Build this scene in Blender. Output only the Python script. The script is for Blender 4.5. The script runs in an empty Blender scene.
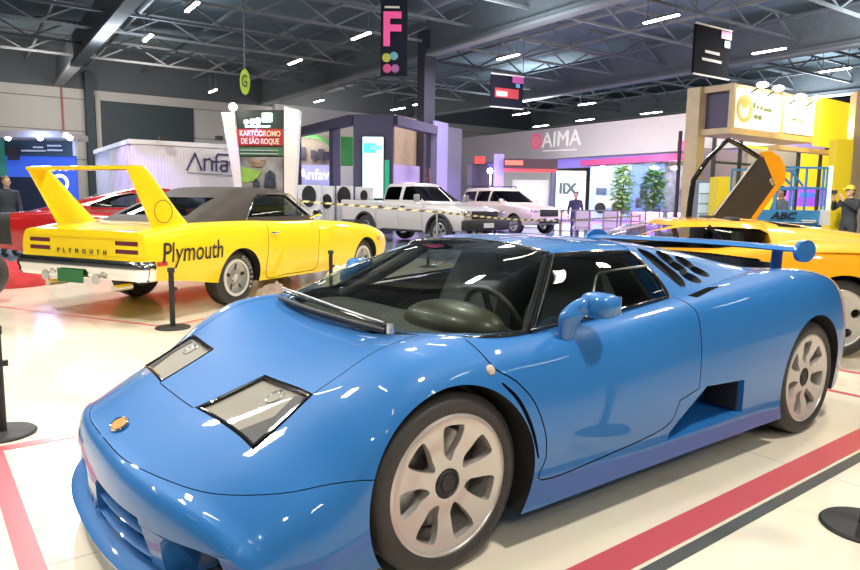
import bpy, bmesh, math, random
import numpy as np
from mathutils import Vector, Matrix
random.seed(7)
PI=math.pi
scene=bpy.context.scene
COL=scene.collection
def R(d): return d*PI/180
# ------------------------------------------------------------ materials
MT={}
def mat(name,col,rough=.5,metal=0.,coat=0.,emit=None,es=0.,spec=.5,noise=0.,nscale=6.,bump=0.,bscale=80.,trans=0.):
    if name in MT: return MT[name]
    m=bpy.data.materials.new(name); m.use_nodes=True
    nt=m.node_tree; b=nt.nodes['Principled BSDF']
    b.inputs['Base Color'].default_value=(*col,1); b.inputs['Roughness'].default_value=rough
    b.inputs['Metallic'].default_value=metal; b.inputs['Coat Weight'].default_value=coat
    b.inputs['Coat Roughness'].default_value=.03; b.inputs['Specular IOR Level'].default_value=spec
    if trans: b.inputs['Transmission Weight'].default_value=trans
    if emit: b.inputs['Emission Color'].default_value=(*emit,1); b.inputs['Emission Strength'].default_value=es
    tc=nt.nodes.new('ShaderNodeTexCoord')
    if noise:
        n=nt.nodes.new('ShaderNodeTexNoise'); n.inputs['Scale'].default_value=nscale; n.inputs['Detail'].default_value=4
        nt.links.new(tc.outputs['Object'],n.inputs['Vector'])
        r=nt.nodes.new('ShaderNodeValToRGB')
        r.color_ramp.elements[0].position=.3; r.color_ramp.elements[1].position=.7
        r.color_ramp.elements[0].color=(*[c*(1-noise) for c in col],1); r.color_ramp.elements[1].color=(*[min(1,c*(1+noise)) for c in col],1)
        nt.links.new(n.outputs['Fac'],r.inputs['Fac']); nt.links.new(r.outputs['Color'],b.inputs['Base Color'])
    if bump:
        n=nt.nodes.new('ShaderNodeTexNoise'); n.inputs['Scale'].default_value=bscale
        nt.links.new(tc.outputs['Object'],n.inputs['Vector'])
        bp=nt.nodes.new('ShaderNodeBump'); bp.inputs['Strength'].default_value=bump; bp.inputs['Distance'].default_value=.01
        nt.links.new(n.outputs['Fac'],bp.inputs['Height']); nt.links.new(bp.outputs['Normal'],b.inputs['Normal'])
    MT[name]=m; return m
def glass(name,tint,rough=.0,refl=.9,ior=1.5):
    if name in MT: return MT[name]
    m=bpy.data.materials.new(name); m.use_nodes=True; nt=m.node_tree; nt.nodes.clear()
    o=nt.nodes.new('ShaderNodeOutputMaterial'); t=nt.nodes.new('ShaderNodeBsdfTransparent'); g=nt.nodes.new('ShaderNodeBsdfGlossy')
    t.inputs['Color'].default_value=(*tint,1); g.inputs['Roughness'].default_value=rough; g.inputs['Color'].default_value=(refl,refl,refl,1)
    lw=nt.nodes.new('ShaderNodeLayerWeight'); lw.inputs['Blend'].default_value=.5
    pw=nt.nodes.new('ShaderNodeMath'); pw.operation='POWER'; pw.inputs[1].default_value=4.5; nt.links.new(lw.outputs['Facing'],pw.inputs[0])
    f=nt.nodes.new('ShaderNodeMath'); f.operation='MULTIPLY_ADD'; f.inputs[1].default_value=.85; f.inputs[2].default_value=.045*(ior-1)/.5; nt.links.new(pw.outputs[0],f.inputs[0])
    mx=nt.nodes.new('ShaderNodeMixShader'); nt.links.new(f.outputs[0],mx.inputs[0]); nt.links.new(t.outputs[0],mx.inputs[1]); nt.links.new(g.outputs[0],mx.inputs[2])
    nt.links.new(mx.outputs[0],o.inputs['Surface']); MT[name]=m; return m
# ------------------------------------------------------------ objects
def link(name,me,parent=None,m=None):
    o=bpy.data.objects.new(name,me); COL.objects.link(o)
    if parent is not None: o.parent=parent
    if m is not None and me is not None:
        if isinstance(m,(list,tuple)):
            for q in m: me.materials.append(q)
        else: me.materials.append(m)
    return o
def thing(name,label,cat,loc=(0,0,0),rz=0,group=None,parent=None):
    o=bpy.data.objects.new(name,None); COL.objects.link(o); o.empty_display_size=.1
    o.location=loc; o.rotation_euler=(0,0,rz); o['label']=label; o['category']=cat
    if group: o['group']=group
    return o
def tag(o,label,cat,group=None,kind=None):
    o['label']=label; o['category']=cat
    if group: o['group']=group
    if kind: o['kind']=kind
    return o
def struct(o): o['kind']='structure'; return o
def smooth(o,ang=35):
    me=o.data
    for p in me.polygons: p.use_smooth=True
    if ang<180: me.set_sharp_from_angle(angle=R(ang))
    return o
class MB:
    def __init__(s): s.bm=bmesh.new(); s.mi=0
    def _f(s,vs):
        try:
            f=s.bm.faces.new(vs); f.material_index=s.mi; return f
        except ValueError: return None
    def box(s,c,d,rz=0,M=None,bev=0):
        """box centre c, full dims d"""
        x,y,z=[k/2 for k in d]
        P=[Vector((a*x,b*y,e*z)) for a in(-1,1) for b in(-1,1) for e in(-1,1)]
        if M is not None: P=[M@p for p in P]
        elif rz: 
            q=Matrix.Rotation(rz,3,'Z'); P=[q@p for p in P]
        V=[s.bm.verts.new(p+Vector(c)) for p in P]
        fs=[s._f([V[i] for i in f]) for f in ((0,1,3,2),(4,6,7,5),(0,4,5,1),(2,3,7,6),(0,2,6,4),(1,5,7,3))]
        if bev:
            es=list({e for f in fs for e in f.edges})
            bmesh.ops.bevel(s.bm,geom=es,offset=bev,segments=2,affect='EDGES',profile=.5)
        return s
    def bx(s,x0,x1,y0,y1,z0,z1,bev=0): return s.box(((x0+x1)/2,(y0+y1)/2,(z0+z1)/2),(abs(x1-x0),abs(y1-y0),abs(z1-z0)),bev=bev)
    def bar(s,a,b,w,h=None,up=(0,0,1)):
        a=Vector(a);b=Vector(b); h=h or w; d=b-a; L=d.length
        if L<1e-6: return s
        d.normalize(); u=Vector(up)
        if abs(d.dot(u))>.99: u=Vector((1,0,0))
        r=d.cross(u).normalized(); u=r.cross(d)
        M=Matrix((r,d,u)).transposed()
        return s.box((a+b)/2,(w,L,h),M=M)
    def tube(s,pts,r,n=8,cap=True,closed=False):
        pts=[Vector(p) for p in pts]; rs=r if isinstance(r,(list,tuple)) else [r]*len(pts)
        rings=[]; prev=None
        for i,p in enumerate(pts):
            if closed: d=(pts[(i+1)%len(pts)]-pts[i-1])
            else: d=(pts[min(i+1,len(pts)-1)]-pts[max(i-1,0)])
            d.normalize()
            if prev is None:
                u=Vector((0,0,1)) if abs(d.z)<.9 else Vector((1,0,0)); x=d.cross(u).normalized()
            else: x=(prev-d*prev.dot(d)).normalized()
            prev=x; y=d.cross(x)
            rings.append([s.bm.verts.new(p+(x*math.cos(2*PI*k/n)+y*math.sin(2*PI*k/n))*rs[i]) for k in range(n)])
        m=len(rings)
        for i in range(m if closed else m-1):
            a=rings[i]; b=rings[(i+1)%m]
            for k in range(n): s._f([a[k],a[(k+1)%n],b[(k+1)%n],b[k]])
        if cap and not closed: s._f(rings[0][::-1]); s._f(rings[-1])
        return s
    def cyl(s,a,b,r,n=16,r2=None): return s.tube([a,b],[r,r if r2 is None else r2],n)
    def lathe(s,prof,n=48,M=None,close=False):
        """prof list of (r,z) about Z; M matrix"""
        M=M or Matrix.Identity(4); rings=[]
        for r,z in prof:
            if r<1e-6: rings.append([s.bm.verts.new(M@Vector((0,0,z)))])
            else: rings.append([s.bm.verts.new(M@Vector((r*math.cos(2*PI*k/n),r*math.sin(2*PI*k/n),z))) for k in range(n)])
        m=len(rings)
        for i in range(m if close else m-1):
            a=rings[i]; b=rings[(i+1)%m]
            for k in range(n):
                k2=(k+1)%n
                if len(a)==1 and len(b)==1: continue
                if len(a)==1: s._f([a[0],b[k2],b[k]])
                elif len(b)==1: s._f([a[k],a[k2],b[0]])
                else: s._f([a[k],a[k2],b[k2],b[k]])
        return s
    def prism(s,poly,M,h0,h1,scale1=1.):
        """2D poly extruded along local z from h0 to h1, placed by M"""
        cx=sum(p[0] for p in poly)/len(poly); cy=sum(p[1] for p in poly)/len(poly)
        a=[s.bm.verts.new(M@Vector((x,y,h0))) for x,y in poly]
        b=[s.bm.verts.new(M@Vector((cx+(x-cx)*scale1,cy+(y-cy)*scale1,h1))) for x,y in poly]
        n=len(poly)
        for i in range(n): s._f([a[i],a[(i+1)%n],b[(i+1)%n],b[i]])
        s._f(a[::-1]); s._f(b); return s
    def grid(s,P,closeu=False,closev=False):
        V=[[s.bm.verts.new(p) for p in row] for row in P]; nu=len(V); nv=len(V[0])
        for i in range(nu if closeu else nu-1):
            for j in range(nv if closev else nv-1):
                s._f([V[i][j],V[(i+1)%nu][j],V[(i+1)%nu][(j+1)%nv],V[i][(j+1)%nv]])
        return V
    def sph(s,c,r,n=16,m=10,sc=(1,1,1)):
        P=[(math.sin(PI*i/m)*r,math.cos(PI*i/m)*r) for i in range(m+1)]
        P[0]=(0,r);P[-1]=(0,-r)
        return s.lathe(P,n,Matrix.Translation(c)@Matrix.Diagonal((*sc,1)))
    def build(s,name,m,parent=None,sm=None,fix=True):
        if fix: bmesh.ops.recalc_face_normals(s.bm,faces=s.bm.faces)
        me=bpy.data.meshes.new(name); s.bm.to_mesh(me); s.bm.free()
        o=link(name,me,parent,m)
        if sm is not None: smooth(o,sm)
        return o
# plane frames: XZ plane looking from +Y side (poly x,z -> world), extrude along y
M_XZ=Matrix(((1,0,0,0),(0,0,1,0),(0,1,0,0),(0,0,0,1)))   # (x,z,h)->(x,h,z)
M_YZ=Matrix(((0,0,1,0),(1,0,0,0),(0,1,0,0),(0,0,0,1)))   # (y,z,h)->(h,y,z)
M_XY=Matrix.Identity(4)
def TR(x,y,z): return Matrix.Translation((x,y,z))
def cutter(fn,m):
    b=MB(); fn(b); return b.build('cutter_tmp',m)
def boolean(o,cs,op='DIFFERENCE'):
    for c in cs:
        md=o.modifiers.new('b','BOOLEAN'); md.operation=op; md.solver='EXACT'; md.object=c
        try: md.material_mode='TRANSFER'
        except Exception: pass
    dg=bpy.context.evaluated_depsgraph_get(); dg.update()
    me=bpy.data.meshes.new_from_object(o.evaluated_get(dg),preserve_all_data_layers=True,depsgraph=dg)
    o.modifiers.clear(); old=o.data; o.data=me
    for c in cs: 
        d=c.data; bpy.data.objects.remove(c); bpy.data.meshes.remove(d)
    return o
def apply_mods(o):
    dg=bpy.context.evaluated_depsgraph_get(); dg.update()
    me=bpy.data.meshes.new_from_object(o.evaluated_get(dg),depsgraph=dg); o.modifiers.clear(); o.data=me; return o
def ptree(o,parent=None,**k):
    c=o.copy(); COL.objects.link(c)
    if parent is not None: c.parent=parent
    for ch in o.children: ptree(ch,c)
    return c
def text(name,s,size,M,m,parent=None,depth=.003,align='CENTER',sx=1.,spacing=1.,shear=0.,offset=0.):
    cu=bpy.data.curves.new('t','FONT'); cu.body=s; cu.size=size; cu.extrude=depth; cu.align_x=align; cu.align_y='CENTER'
    cu.space_character=spacing; cu.shear=shear; cu.offset=offset; cu.resolution_u=3
    t=bpy.data.objects.new('t',cu); COL.objects.link(t)
    dg=bpy.context.evaluated_depsgraph_get(); dg.update()
    me=bpy.data.meshes.new_from_object(t.evaluated_get(dg)); bpy.data.objects.remove(t); bpy.data.curves.remove(cu)
    me.name=name; me.transform(M@Matrix.Diagonal((sx,1,1,1))); me.materials.clear()
    return link(name,me,parent,m)
def face_M(pos,right,up=(0,0,1)):
    """matrix mapping local x->right, y->up, z->outward normal"""
    r=Vector(right).normalized(); u=Vector(up); u=(u-r*u.dot(r)).normalized(); n=r.cross(u)
    M=Matrix((r,u,n)).transposed().to_4x4(); M.translation=Vector(pos); return M
# ------------------------------------------------------------ curves / lofts
def pchip(xs,ys,xq):
    xs=np.array(xs,float); ys=np.array(ys,float); xq=np.asarray(xq,float)
    if xs[0]>xs[-1]: xs=xs[::-1]; ys=ys[::-1]
    h=np.diff(xs); d=np.diff(ys)/h; m=np.zeros(len(xs))
    for i in range(1,len(xs)-1):
        # finite-difference slopes (limited) -> smooth but no wild overshoot
        m[i]=(d[i-1]*h[i]+d[i]*h[i-1])/(h[i]+h[i-1])
        lim=3*min(abs(d[i-1]),abs(d[i])) if d[i-1]*d[i]>0 else abs(m[i])*.35
        m[i]=max(-lim,min(lim,m[i])) if lim>0 else 0
    m[0]=d[0]; m[-1]=d[-1]
    i=np.clip(np.searchsorted(xs,xq)-1,0,len(xs)-2); t=np.clip((xq-xs[i])/h[i],0,1)
    return ((2*t**3-3*t**2+1)*ys[i]+(t**3-2*t**2+t)*h[i]*m[i]+(-2*t**3+3*t**2)*ys[i+1]+(t**3-t**2)*h[i]*m[i+1])
def crom(P,k,sharp=()):
    """Catmull-Rom through P with k samples per segment; indices in sharp are corners"""
    P=[np.array(p,float) for p in P]; n=len(P); out=[]
    for i in range(n-1):
        p1=P[i];p2=P[i+1]
        p0=P[i-1] if i>0 and i not in sharp else 2*p1-p2
        p3=P[i+2] if i+2<n and (i+1) not in sharp else 2*p2-p1
        for j in range(k):
            t=j/k
            out.append(.5*((2*p1)+(p2-p0)*t+(2*p0-5*p1+4*p2-p3)*t*t+(3*p1-p0-3*p2+p3)*t**3))
    out.append(P[-1]); return out
class Hull:
    """closed, left-right symmetric car hull lofted through cross-sections.
    st: list of (x, z0, [(y,z),...]) front to back; last ring point is the bottom corner"""
    def __init__(s,st,nx=90,k=5,nose=.05,tail=.05,warp=None,ex=2.6,sharp=(),shrink=.05):
        s.xs=[a[0] for a in st]; s.npt=len(st[0][2])+1
        s.Y=[[0]*len(st)]; s.Z=[[a[1] for a in st]]
        for j in range(s.npt-1): s.Y.append([a[2][j][0] for a in st]); s.Z.append([a[2][j][1] for a in st])
        s.k=k; s.warp=warp or (lambda x,y,z:0.); s.nose=nose; s.tail=tail; s.ex=ex; s.nx=nx; s.sharp=sharp; s.shrink=shrink
    def ring(s,x):
        P=[(float(pchip(s.xs,s.Y[j],[x])[0]),float(pchip(s.xs,s.Z[j],[x])[0])) for j in range(s.npt)]
        # mirrored start so the centre line is smooth
        P2=[(-P[1][0],P[1][1])]+P
        c=crom(P2,s.k,sharp=[q+1 for q in s.sharp])[s.k:]
        return np.array(c)
    def build(s,mb):
        x0,x1=s.xs[0],s.xs[-1]; rows=[]; 
        for x in np.linspace(x0,x1,s.nx): rows.append((x,s.ring(x)))
        def caps(x,ring,d,sg):
            out=[]; zb=ring[-1][1]; zm=(ring[0][1]+zb)/2
            for t in (.25,.5,.7,.85,.95,.99,1.0):
                h=max(.02,(1-t**s.ex)**(1/s.ex)) if t<1 else .02
                r=ring.copy(); r[:,1]=zm+(r[:,1]-zm)*h; r[:,0]=r[:,0]*(1-s.shrink*(1-h))
                out.append((x+sg*d*t,r))
            return out
        rows=caps(x0,rows[0][1],s.nose,1)[::-1]+rows+caps(x1,rows[-1][1],s.tail,-1)
        nb=4; G=[]
        for x,r in rows:
            L=[(y,z) for y,z in r]; yb,zb=L[-1]
            L+= [(yb*(1-i/nb),zb) for i in range(1,nb+1)]
            full=L+[(-y,z) for y,z in L[-2:0:-1]]
            G.append([Vector((x+s.warp(x,y,z),y,z)) for y,z in full])
        V=mb.grid(G,closev=True)
        mb._f(V[0][::-1]); mb._f(V[-1])
        return V
    def at(s,x,y):
        """top surface z at x,y (ignoring warp)"""
        r=s.ring(x); i=int(np.argmax(r[:,0])); r=r[:i+1]
        return float(np.interp(abs(y),r[:,0],r[:,1]))
    def side(s,x,z):
        r=s.ring(x); i=int(np.argmax(r[:,1]>0)); j=[k for k in range(len(r)) if r[k][0]>.5*r[:,0].max()]
        q=r[j]; o=np.argsort(q[:,1]); return float(np.interp(z,q[o,1],q[o,0]))
def patch(A,B,n=16,bulge=0.,nrm=(0,0,1),m=12):
    """ruled patch between polylines A and B (same length) with outward bulge"""
    N=Vector(nrm); P=[]
    for i in range(m+1):
        t=i/m; row=[]
        for j,(a,b) in enumerate(zip(A,B)):
            p=Vector(a).lerp(Vector(b),t); s=j/(len(A)-1)
            row.append(p+N*(bulge*4*t*(1-t)))
        P.append(row)
    return P
def curve3(P,k=6): return [Vector(tuple(p)) for p in crom(P,k)]
def solid(o,th,off=-1):
    md=o.modifiers.new('s','SOLIDIFY'); md.thickness=th; md.offset=off; return apply_mods(o)
# ============================================================ materials
blue=mat('blue_paint',(.018,.155,.45),.5,0,1.0,spec=.25,noise=.03,nscale=2)
black_gloss=mat('black_gloss',(.012,.012,.014),.12,0,.5)
dark=mat('dark_plastic',(.02,.02,.022),.55,noise=.2)
well_m=mat('wheel_well_liner',(.012,.012,.013),.8)
rubber=mat('tyre_rubber',(.035,.033,.032),.55,noise=.15,nscale=30,bump=.1,bscale=60)
silver=mat('silver_alloy',(.60,.57,.54),.33,.55,.35,noise=.03)
grey_alloy=mat('grey_alloy',(.42,.42,.41),.4,.6,.2,noise=.05)
chrome=mat('chrome',(.85,.85,.85),.08,1.)
steel=mat('brake_steel',(.35,.34,.33),.35,.9,noise=.1)
leather=mat('grey_leather',(.30,.32,.33),.6,noise=.1,bump=.15,bscale=120)
dash_m=mat('dash_leather',(.035,.033,.03),.5,noise=.25,nscale=10)
win_glass=glass('windscreen_glass',(.62,.68,.62),0,.95,1.5)
side_glass=glass('smoked_glass',(.40,.43,.40),0,.95,1.5)
lens=mat('headlamp_lens',(.25,.235,.195),.6,0,.12,spec=.2,noise=.08,nscale=5)
bulb=mat('reflector',(.8,.8,.78),.15,.8)
red_m=mat('red_lens',(.55,.03,.02),.2,0,.6)
orange_m=mat('orange_lens',(.75,.32,.10),.25,0,.6)
white_m=mat('white_plastic',(.75,.74,.70),.4)

def wheel_mesh(parent,name_prefix,r_t,r_r,w,holes,nh,phase,M,rimmat,hub_r=.042,hubmat=None,dish=.03,spoke_r=(.085,.205),half=.30,disc=True,lug=0,capname='hub_cap'):
    """wheel > tyre, rim(> hub_cap), brake_disc, brake_caliper; local +z points outward, z=0 is the outer tyre plane"""
    b=MB(); sh=.03
    prof=[(r_r,-.012),(r_r+.006,-.004),(r_r+(r_t-r_r)*.45,0.003),(r_t-.022,-.004),(r_t-.006,-.018),(r_t,-.035),(r_t,-w+.035),(r_t-.006,-w+.018),(r_t-.03,-w),(r_r,-w+.01),(r_r-.01,-w*.5)]
    b.lathe(prof,72,close=True); tyre=b.build('tyre',rubber,None,50)
    b=MB()
    # barrel
    b.lathe([(r_r+.004,-.006),(r_r+.004,-.014),(r_r-.012,-.02),(r_r-.02,-.05),(r_r-.03,-w+.03),(r_r-.004,-w+.01),(r_r-.036,-w+.03),(r_r-.026,-.045),(r_r-.016,-.012),(r_r-.006,-.002)],64,close=True)
    f=MB(); R1=r_r-.006; ri=hub_r
    th=.028
    front=[(0,-dish-.004),(ri,-dish-.004),(ri+.004,-dish+.012),(ri+.03,-dish+.014),(spoke_r[0]+.02,-dish+.006),((spoke_r[0]+spoke_r[1])/2,-dish*.55),(spoke_r[1],-.012),(R1-.012,-.010),(R1,-.004)]
    back=[(R1,-.03),(R1-.02,-.035),(spoke_r[0],-dish-th),(0,-dish-th)]
    f.lathe(front+back,96)
    fo=f.build('wheel',rimmat)
    cs=[]
    for k in range(nh):
        a=phase+2*PI*k/nh
        c=MB(); ro,rin=spoke_r[1],spoke_r[0]
        if holes=='wedge':
            n=4; pts=[]
            ho=half; hi=half*.75
            arc=[(ro*math.cos(t),ro*math.sin(t)) for t in np.linspace(-ho,ho,n)]
            inn=[(rin*math.cos(t),rin*math.sin(t)) for t in np.linspace(hi*.8,-hi*.8,2)]
            raw=arc+inn
            # round corners by chaikin
            P=raw
            for _ in range(2):
                Q=[]
                for i in range(len(P)):
                    p=P[i];q=P[(i+1)%len(P)]
                    Q+= [(.75*p[0]+.25*q[0],.75*p[1]+.25*q[1]),(.25*p[0]+.75*q[0],.25*p[1]+.75*q[1])]
                P=Q
            poly=P
        else:
            rc=(ro+rin)/2; rr=(ro-rin)/2
            poly=[(rc+rr*math.cos(t),rr*math.sin(t)*half) for t in np.linspace(0,2*PI,20,endpoint=False)]
        Rm=Matrix.Rotation(a,4,'Z')
        c.prism(poly,Rm,-.2,.0,1.16)
        cs.append(c.build('c',rimmat))
    boolean(fo,cs); smooth(fo,38); fo.parent=parent; fo.matrix_local=M; tyre.parent=fo; wl=fo
    barrel=b.build('rim_barrel',rimmat,fo,40)
    hm=hubmat or dark
    b=MB(); b.lathe([(0,-dish+.016),(hub_r*.55,-dish+.016),(hub_r*.6,-dish+.011),(hub_r*.8,-dish+.011),(hub_r*.84,-dish+.016),(hub_r*.97,-dish+.012),(hub_r,-dish-.005),(0,-dish-.005)],40)
    b.build(capname,hm,fo,30)
    if disc:
        b=MB(); b.lathe([(.05,-.10),(r_r*.72,-.10),(r_r*.72,-.125),(.05,-.125)],48,close=True)
        for k in range(24):
            a=2*PI*k/24
            for rr in (.11,.14): b.cyl((rr*math.cos(a+rr*9),rr*math.sin(a+rr*9),-.0995),(rr*math.cos(a+rr*9),rr*math.sin(a+rr*9),-.0975),.004,6)
        b.build('brake_disc',steel,wl,30)
        b=MB(); 
        P=[(r_r*.45*math.cos(t),r_r*.45*math.sin(t)) for t in np.linspace(2.6,3.9,8)]+[(r_r*.86*math.cos(t),r_r*.86*math.sin(t)) for t in np.linspace(3.8,2.7,8)]
        b.prism(P,Matrix.Identity(4),-.15,-.07,.96); b.build('brake_caliper',grey_alloy,wl,30)
    return wl

def ribbon(path,dirs,w=.0035,din=.02,dout=.03):
    """thin closed solid following path, used to cut a shut line"""
    def fn(b):
        P=[Vector(p) for p in path]; rows=[]
        for i,p in enumerate(P):
            t=(P[min(i+1,len(P)-1)]-P[max(0,i-1)]).normalized(); n=Vector(dirs[i] if isinstance(dirs,list) else dirs).normalized()
            s=t.cross(n).normalized()*(w/2)
            rows.append([p+n*dout+s,p-n*din+s,p-n*din-s,p+n*dout-s])
        V=b.grid(rows,closev=True); b._f(V[0][::-1]); b._f(V[-1])
    return fn

def build_bugatti():
    car=thing('sports_car','bright blue mid-engined supercar with rear wing, nearest car on the cream floor','car',(0,0,0))
    ST=[
     (.90,.435,[(.30,.43),(.56,.405),(.72,.365),(.82,.31),(.86,.25),(.86,.19),(.84,.13)]),
     (.75,.502,[(.32,.50),(.59,.48),(.755,.435),(.858,.365),(.893,.28),(.895,.2),(.875,.13)]),
     (.57,.572,[(.33,.57),(.58,.562),(.74,.52),(.855,.445),(.902,.35),(.905,.22),(.885,.13)]),
     (.36,.655,[(.33,.655),(.56,.665),(.72,.655),(.855,.585),(.908,.48),(.912,.3),(.895,.135)]),
     (.13,.728,[(.33,.735),(.56,.76),(.71,.765),(.852,.705),(.910,.58),(.918,.35),(.90,.14)]),
     (-.1,.772,[(.33,.775),(.56,.79),(.71,.79),(.85,.735),(.905,.62),(.92,.36),(.90,.14)]),
     (-.4,.782,[(.33,.783),(.57,.785),(.74,.785),(.845,.745),(.90,.65),(.932,.42),(.915,.145)]),
     (-1.,.80,[(.33,.80),(.57,.81),(.755,.815),(.86,.775),(.91,.67),(.94,.45),(.93,.15)]),
     (-1.4,.83,[(.33,.83),(.57,.845),(.765,.85),(.872,.81),(.917,.70),(.945,.45),(.935,.15)]),
     (-2.,.85,[(.33,.86),(.57,.885),(.77,.90),(.892,.85),(.945,.72),(.962,.48),(.945,.15)]),
     (-2.5,.85,[(.33,.86),(.57,.90),(.78,.93),(.905,.88),(.957,.74),(.97,.5),(.955,.16)]),
     (-2.9,.83,[(.33,.845),(.57,.872),(.765,.89),(.885,.84),(.935,.70),(.95,.48),(.93,.2)]),
     (-3.2,.80,[(.33,.81),(.56,.825),(.72,.825),(.825,.77),(.875,.64),(.89,.45),(.87,.24)]),
     (-3.42,.76,[(.31,.765),(.53,.765),(.66,.75),(.755,.69),(.80,.58),(.815,.44),(.80,.28)])]
    def warp(x,y,z):
        if x>.1:
            s=min(1,(x-.1)/.85); return -.235*(s*s*(3-2*s))*(abs(y)/.88)**2.7
        if x<-2.9:
            s=min(1,(-2.9-x)/.5); return .16*s*s*(abs(y)/.85)**2.5
        return 0
    H=Hull(ST,nx=110,k=6,nose=.055,tail=.05,warp=warp,ex=2.4)
    b=MB(); H.build(b); body=b.build('body',blue,car)
    cs=[]
    for x,r,y0 in ((0,.354,.5),(-2.55,.362,.5)):
        for s in (1,-1):
            cs.append(cutter(lambda c:c.cyl((x,s*y0,.322),(x,s*1.2,.322),r,96),well_m))
    # cabin cavity
    plan=[(-.06,0),(-.07,.3),(-.10,.5),(-.16,.62),(-.28,.70),(-.45,.73),(-1.0,.735),(-1.33,.735),(-1.36,.5),(-1.36,0)]
    plan=plan+[(x,-y) for x,y in plan[-2:0:-1]]
    cs.append(cutter(lambda c:c.prism(plan,M_XY,.32,1.3),dash_m))
    # engine bay / rear deck opening behind the roof
    dk=[(-2.45,.42),(-3.05,.40),(-3.05,-.40),(-2.45,-.42)]
    cs.append(cutter(lambda c:c.prism(dk,M_XY,.72,1.2),dark))
    # front intakes, one each side of the centre post, and corner ducts
    for s in (1,-1):
        P=[(s*.07,.135),(s*.49,.145),(s*.51,.2),(s*.46,.305),(s*.10,.315),(s*.07,.29)]
        cs.append(cutter(lambda c:c.prism(P,M_YZ,.70,1.1),blue))
        P2=[(s*.57,.13),(s*.80,.13),(s*.81,.22),(s*.785,.275),(s*.60,.285),(s*.57,.26)]
        cs.append(cutter(lambda c:c.prism(P2,M_YZ,.60,1.1),blue))
    boolean(body,cs)
    cs=[]
    # side intakes
    for s in (1,-1):
        def side_in(c):
            O=[(-1.41,.455),(-1.80,.435),(-1.815,.26),(-1.02,.235)]; I=[(-1.66,.44),(-1.79,.425),(-1.80,.27),(-1.58,.25)]
            a=[c.bm.verts.new((x,s*1.02,z)) for x,z in O]; d=[c.bm.verts.new((x,s*.74,z)) for x,z in I]
            for i in range(4): c._f([a[i],a[(i+1)%4],d[(i+1)%4],d[i]])
            c._f(a[::-1]); c._f(d)
        cs.append(cutter(side_in,blue))
        b=MB(); b.box((-1.795,s*.84,.345),(.012,.17,.145)); b.build('intake_shade_plate',dark,car)  # dark plate stands in for the shade inside the duct opening
        # fender slot behind the front wheel
        sl=[(-.205,.655),(-.275,.585),(-.33,.483),(-.37,.35)]
        L=crom(sl,5); W=[]
        for i,p in enumerate(L):
            t=L[min(i+1,len(L)-1)]-L[max(0,i-1)]; t=t/np.linalg.norm(t); n=np.array([t[1],-t[0]]); wd=.0085*math.sin(PI*(i+.6)/(len(L)+.2))**.4
            W.append((p+n*wd,p-n*wd))
        poly=[tuple(a) for a,_ in W]+[tuple(c_) for _,c_ in W[::-1]]
        cs.append(cutter(lambda c:c.prism(poly,M_XZ,s*.86,s*1.0),dark))
        # quarter vent on the haunch
        vt=[(-1.50,.80),(-1.53,.835),(-1.80,.80),(-1.72,.775)]
        cs.append(cutter(lambda c:c.prism(vt,M_XY,.835,.95) ,dark))if s>0 else cs.append(cutter(lambda c:c.prism([(x,-y) for x,y in vt],M_XY,.835,.95),dark))
    # headlamp wells
    HL=[(.645,.205),(.605,.63),(.38,.605),(.40,.262)]
    for s in (1,-1):
        cs.append(cutter(lambda c:c.prism([(x,s*y) for x,y in HL],M_XY,.40,.8),dark))
    boolean(body,cs)
    # shut lines
    cs=[]
    def surf(x,y): return (x+warp(x,y,0),y,H.at(x,y))
    for s in (1,-1):
        # bumper line round the nose, part by part
        sp=[(.905,.02,.425),(.90,.28,.43),(.83,.52,.425),(.745,.68,.425),(.60,.80,.43),(.45,.86,.44),(.33,.93,.452)]
        c3=curve3([(a,s*b_,c_) for a,b_,c_ in sp],4)
        cs.append(cutter(ribbon(c3,[((.9-.45*min(1,abs(p.y)/.85)),s*abs(p.y)*1.1+.001,.9) for p in c3],.0032,.03,.05),dark))
        hd=[(.385,.60),(.25,.62),(.05,.615),(-.06,.59)]
        c3=[Vector((a+0,s*b_,H.at(a,b_))) for a,b_ in crom(hd,5)]
        cs.append(cutter(ribbon(c3,(0,0,1),.005,.02,.03),dark))
        # door
        dr=[(-.25,.775,.83),(-.172,.83,.80),(-.18,.95,.725),(-.271,.95,.66),(-.351,.95,.573),(-.40,.95,.45),(-.41,.95,.35),(-.40,.95,.262),(-.75,.96,.275),(-1.167,.96,.318),(-1.26,.96,.42)]
        c3=curve3([(a,s*b_,c_) for a,b_,c_ in dr],4)
        cs.append(cutter(ribbon(c3,(0,s,.15),.006,.1,.03),dark))
        dr=[(-1.26,.96,.42),(-1.41,.96,.452),(-1.435,.96,.644),(-1.44,.93,.80),(-1.41,.83,.88)]
        c3=[Vector((a,s*b_,c_)) for a,b_,c_ in dr]
        cs.append(cutter(ribbon(c3,(0,s,.15),.006,.09,.03),dark))
    c3=[Vector((.652+warp(.652,y,0),y,H.at(.652,y))) for y in np.linspace(-.20,.20,11)]
    cs.append(cutter(ribbon(c3,(0,0,1),.004,.02,.03),dark))
    boolean(body,cs); smooth(body,28)
    # ---- front splitter
    b=MB(); P=[]
    for i in range(41):
        y=-.86+1.72*i/40; x=.965-.235*(abs(y)/.88)**2.7
        P.append([Vector((x-.07,y,.155)),Vector((x,y,.14)),Vector((x+.022,y,.12)),Vector((x+.015,y,.10)),Vector((x-.12,y,.10))])
    V=b.grid(P,closev=True); b._f(V[0]);b._f(V[-1][::-1]); b.build('front_splitter',blue,car,40)
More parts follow.
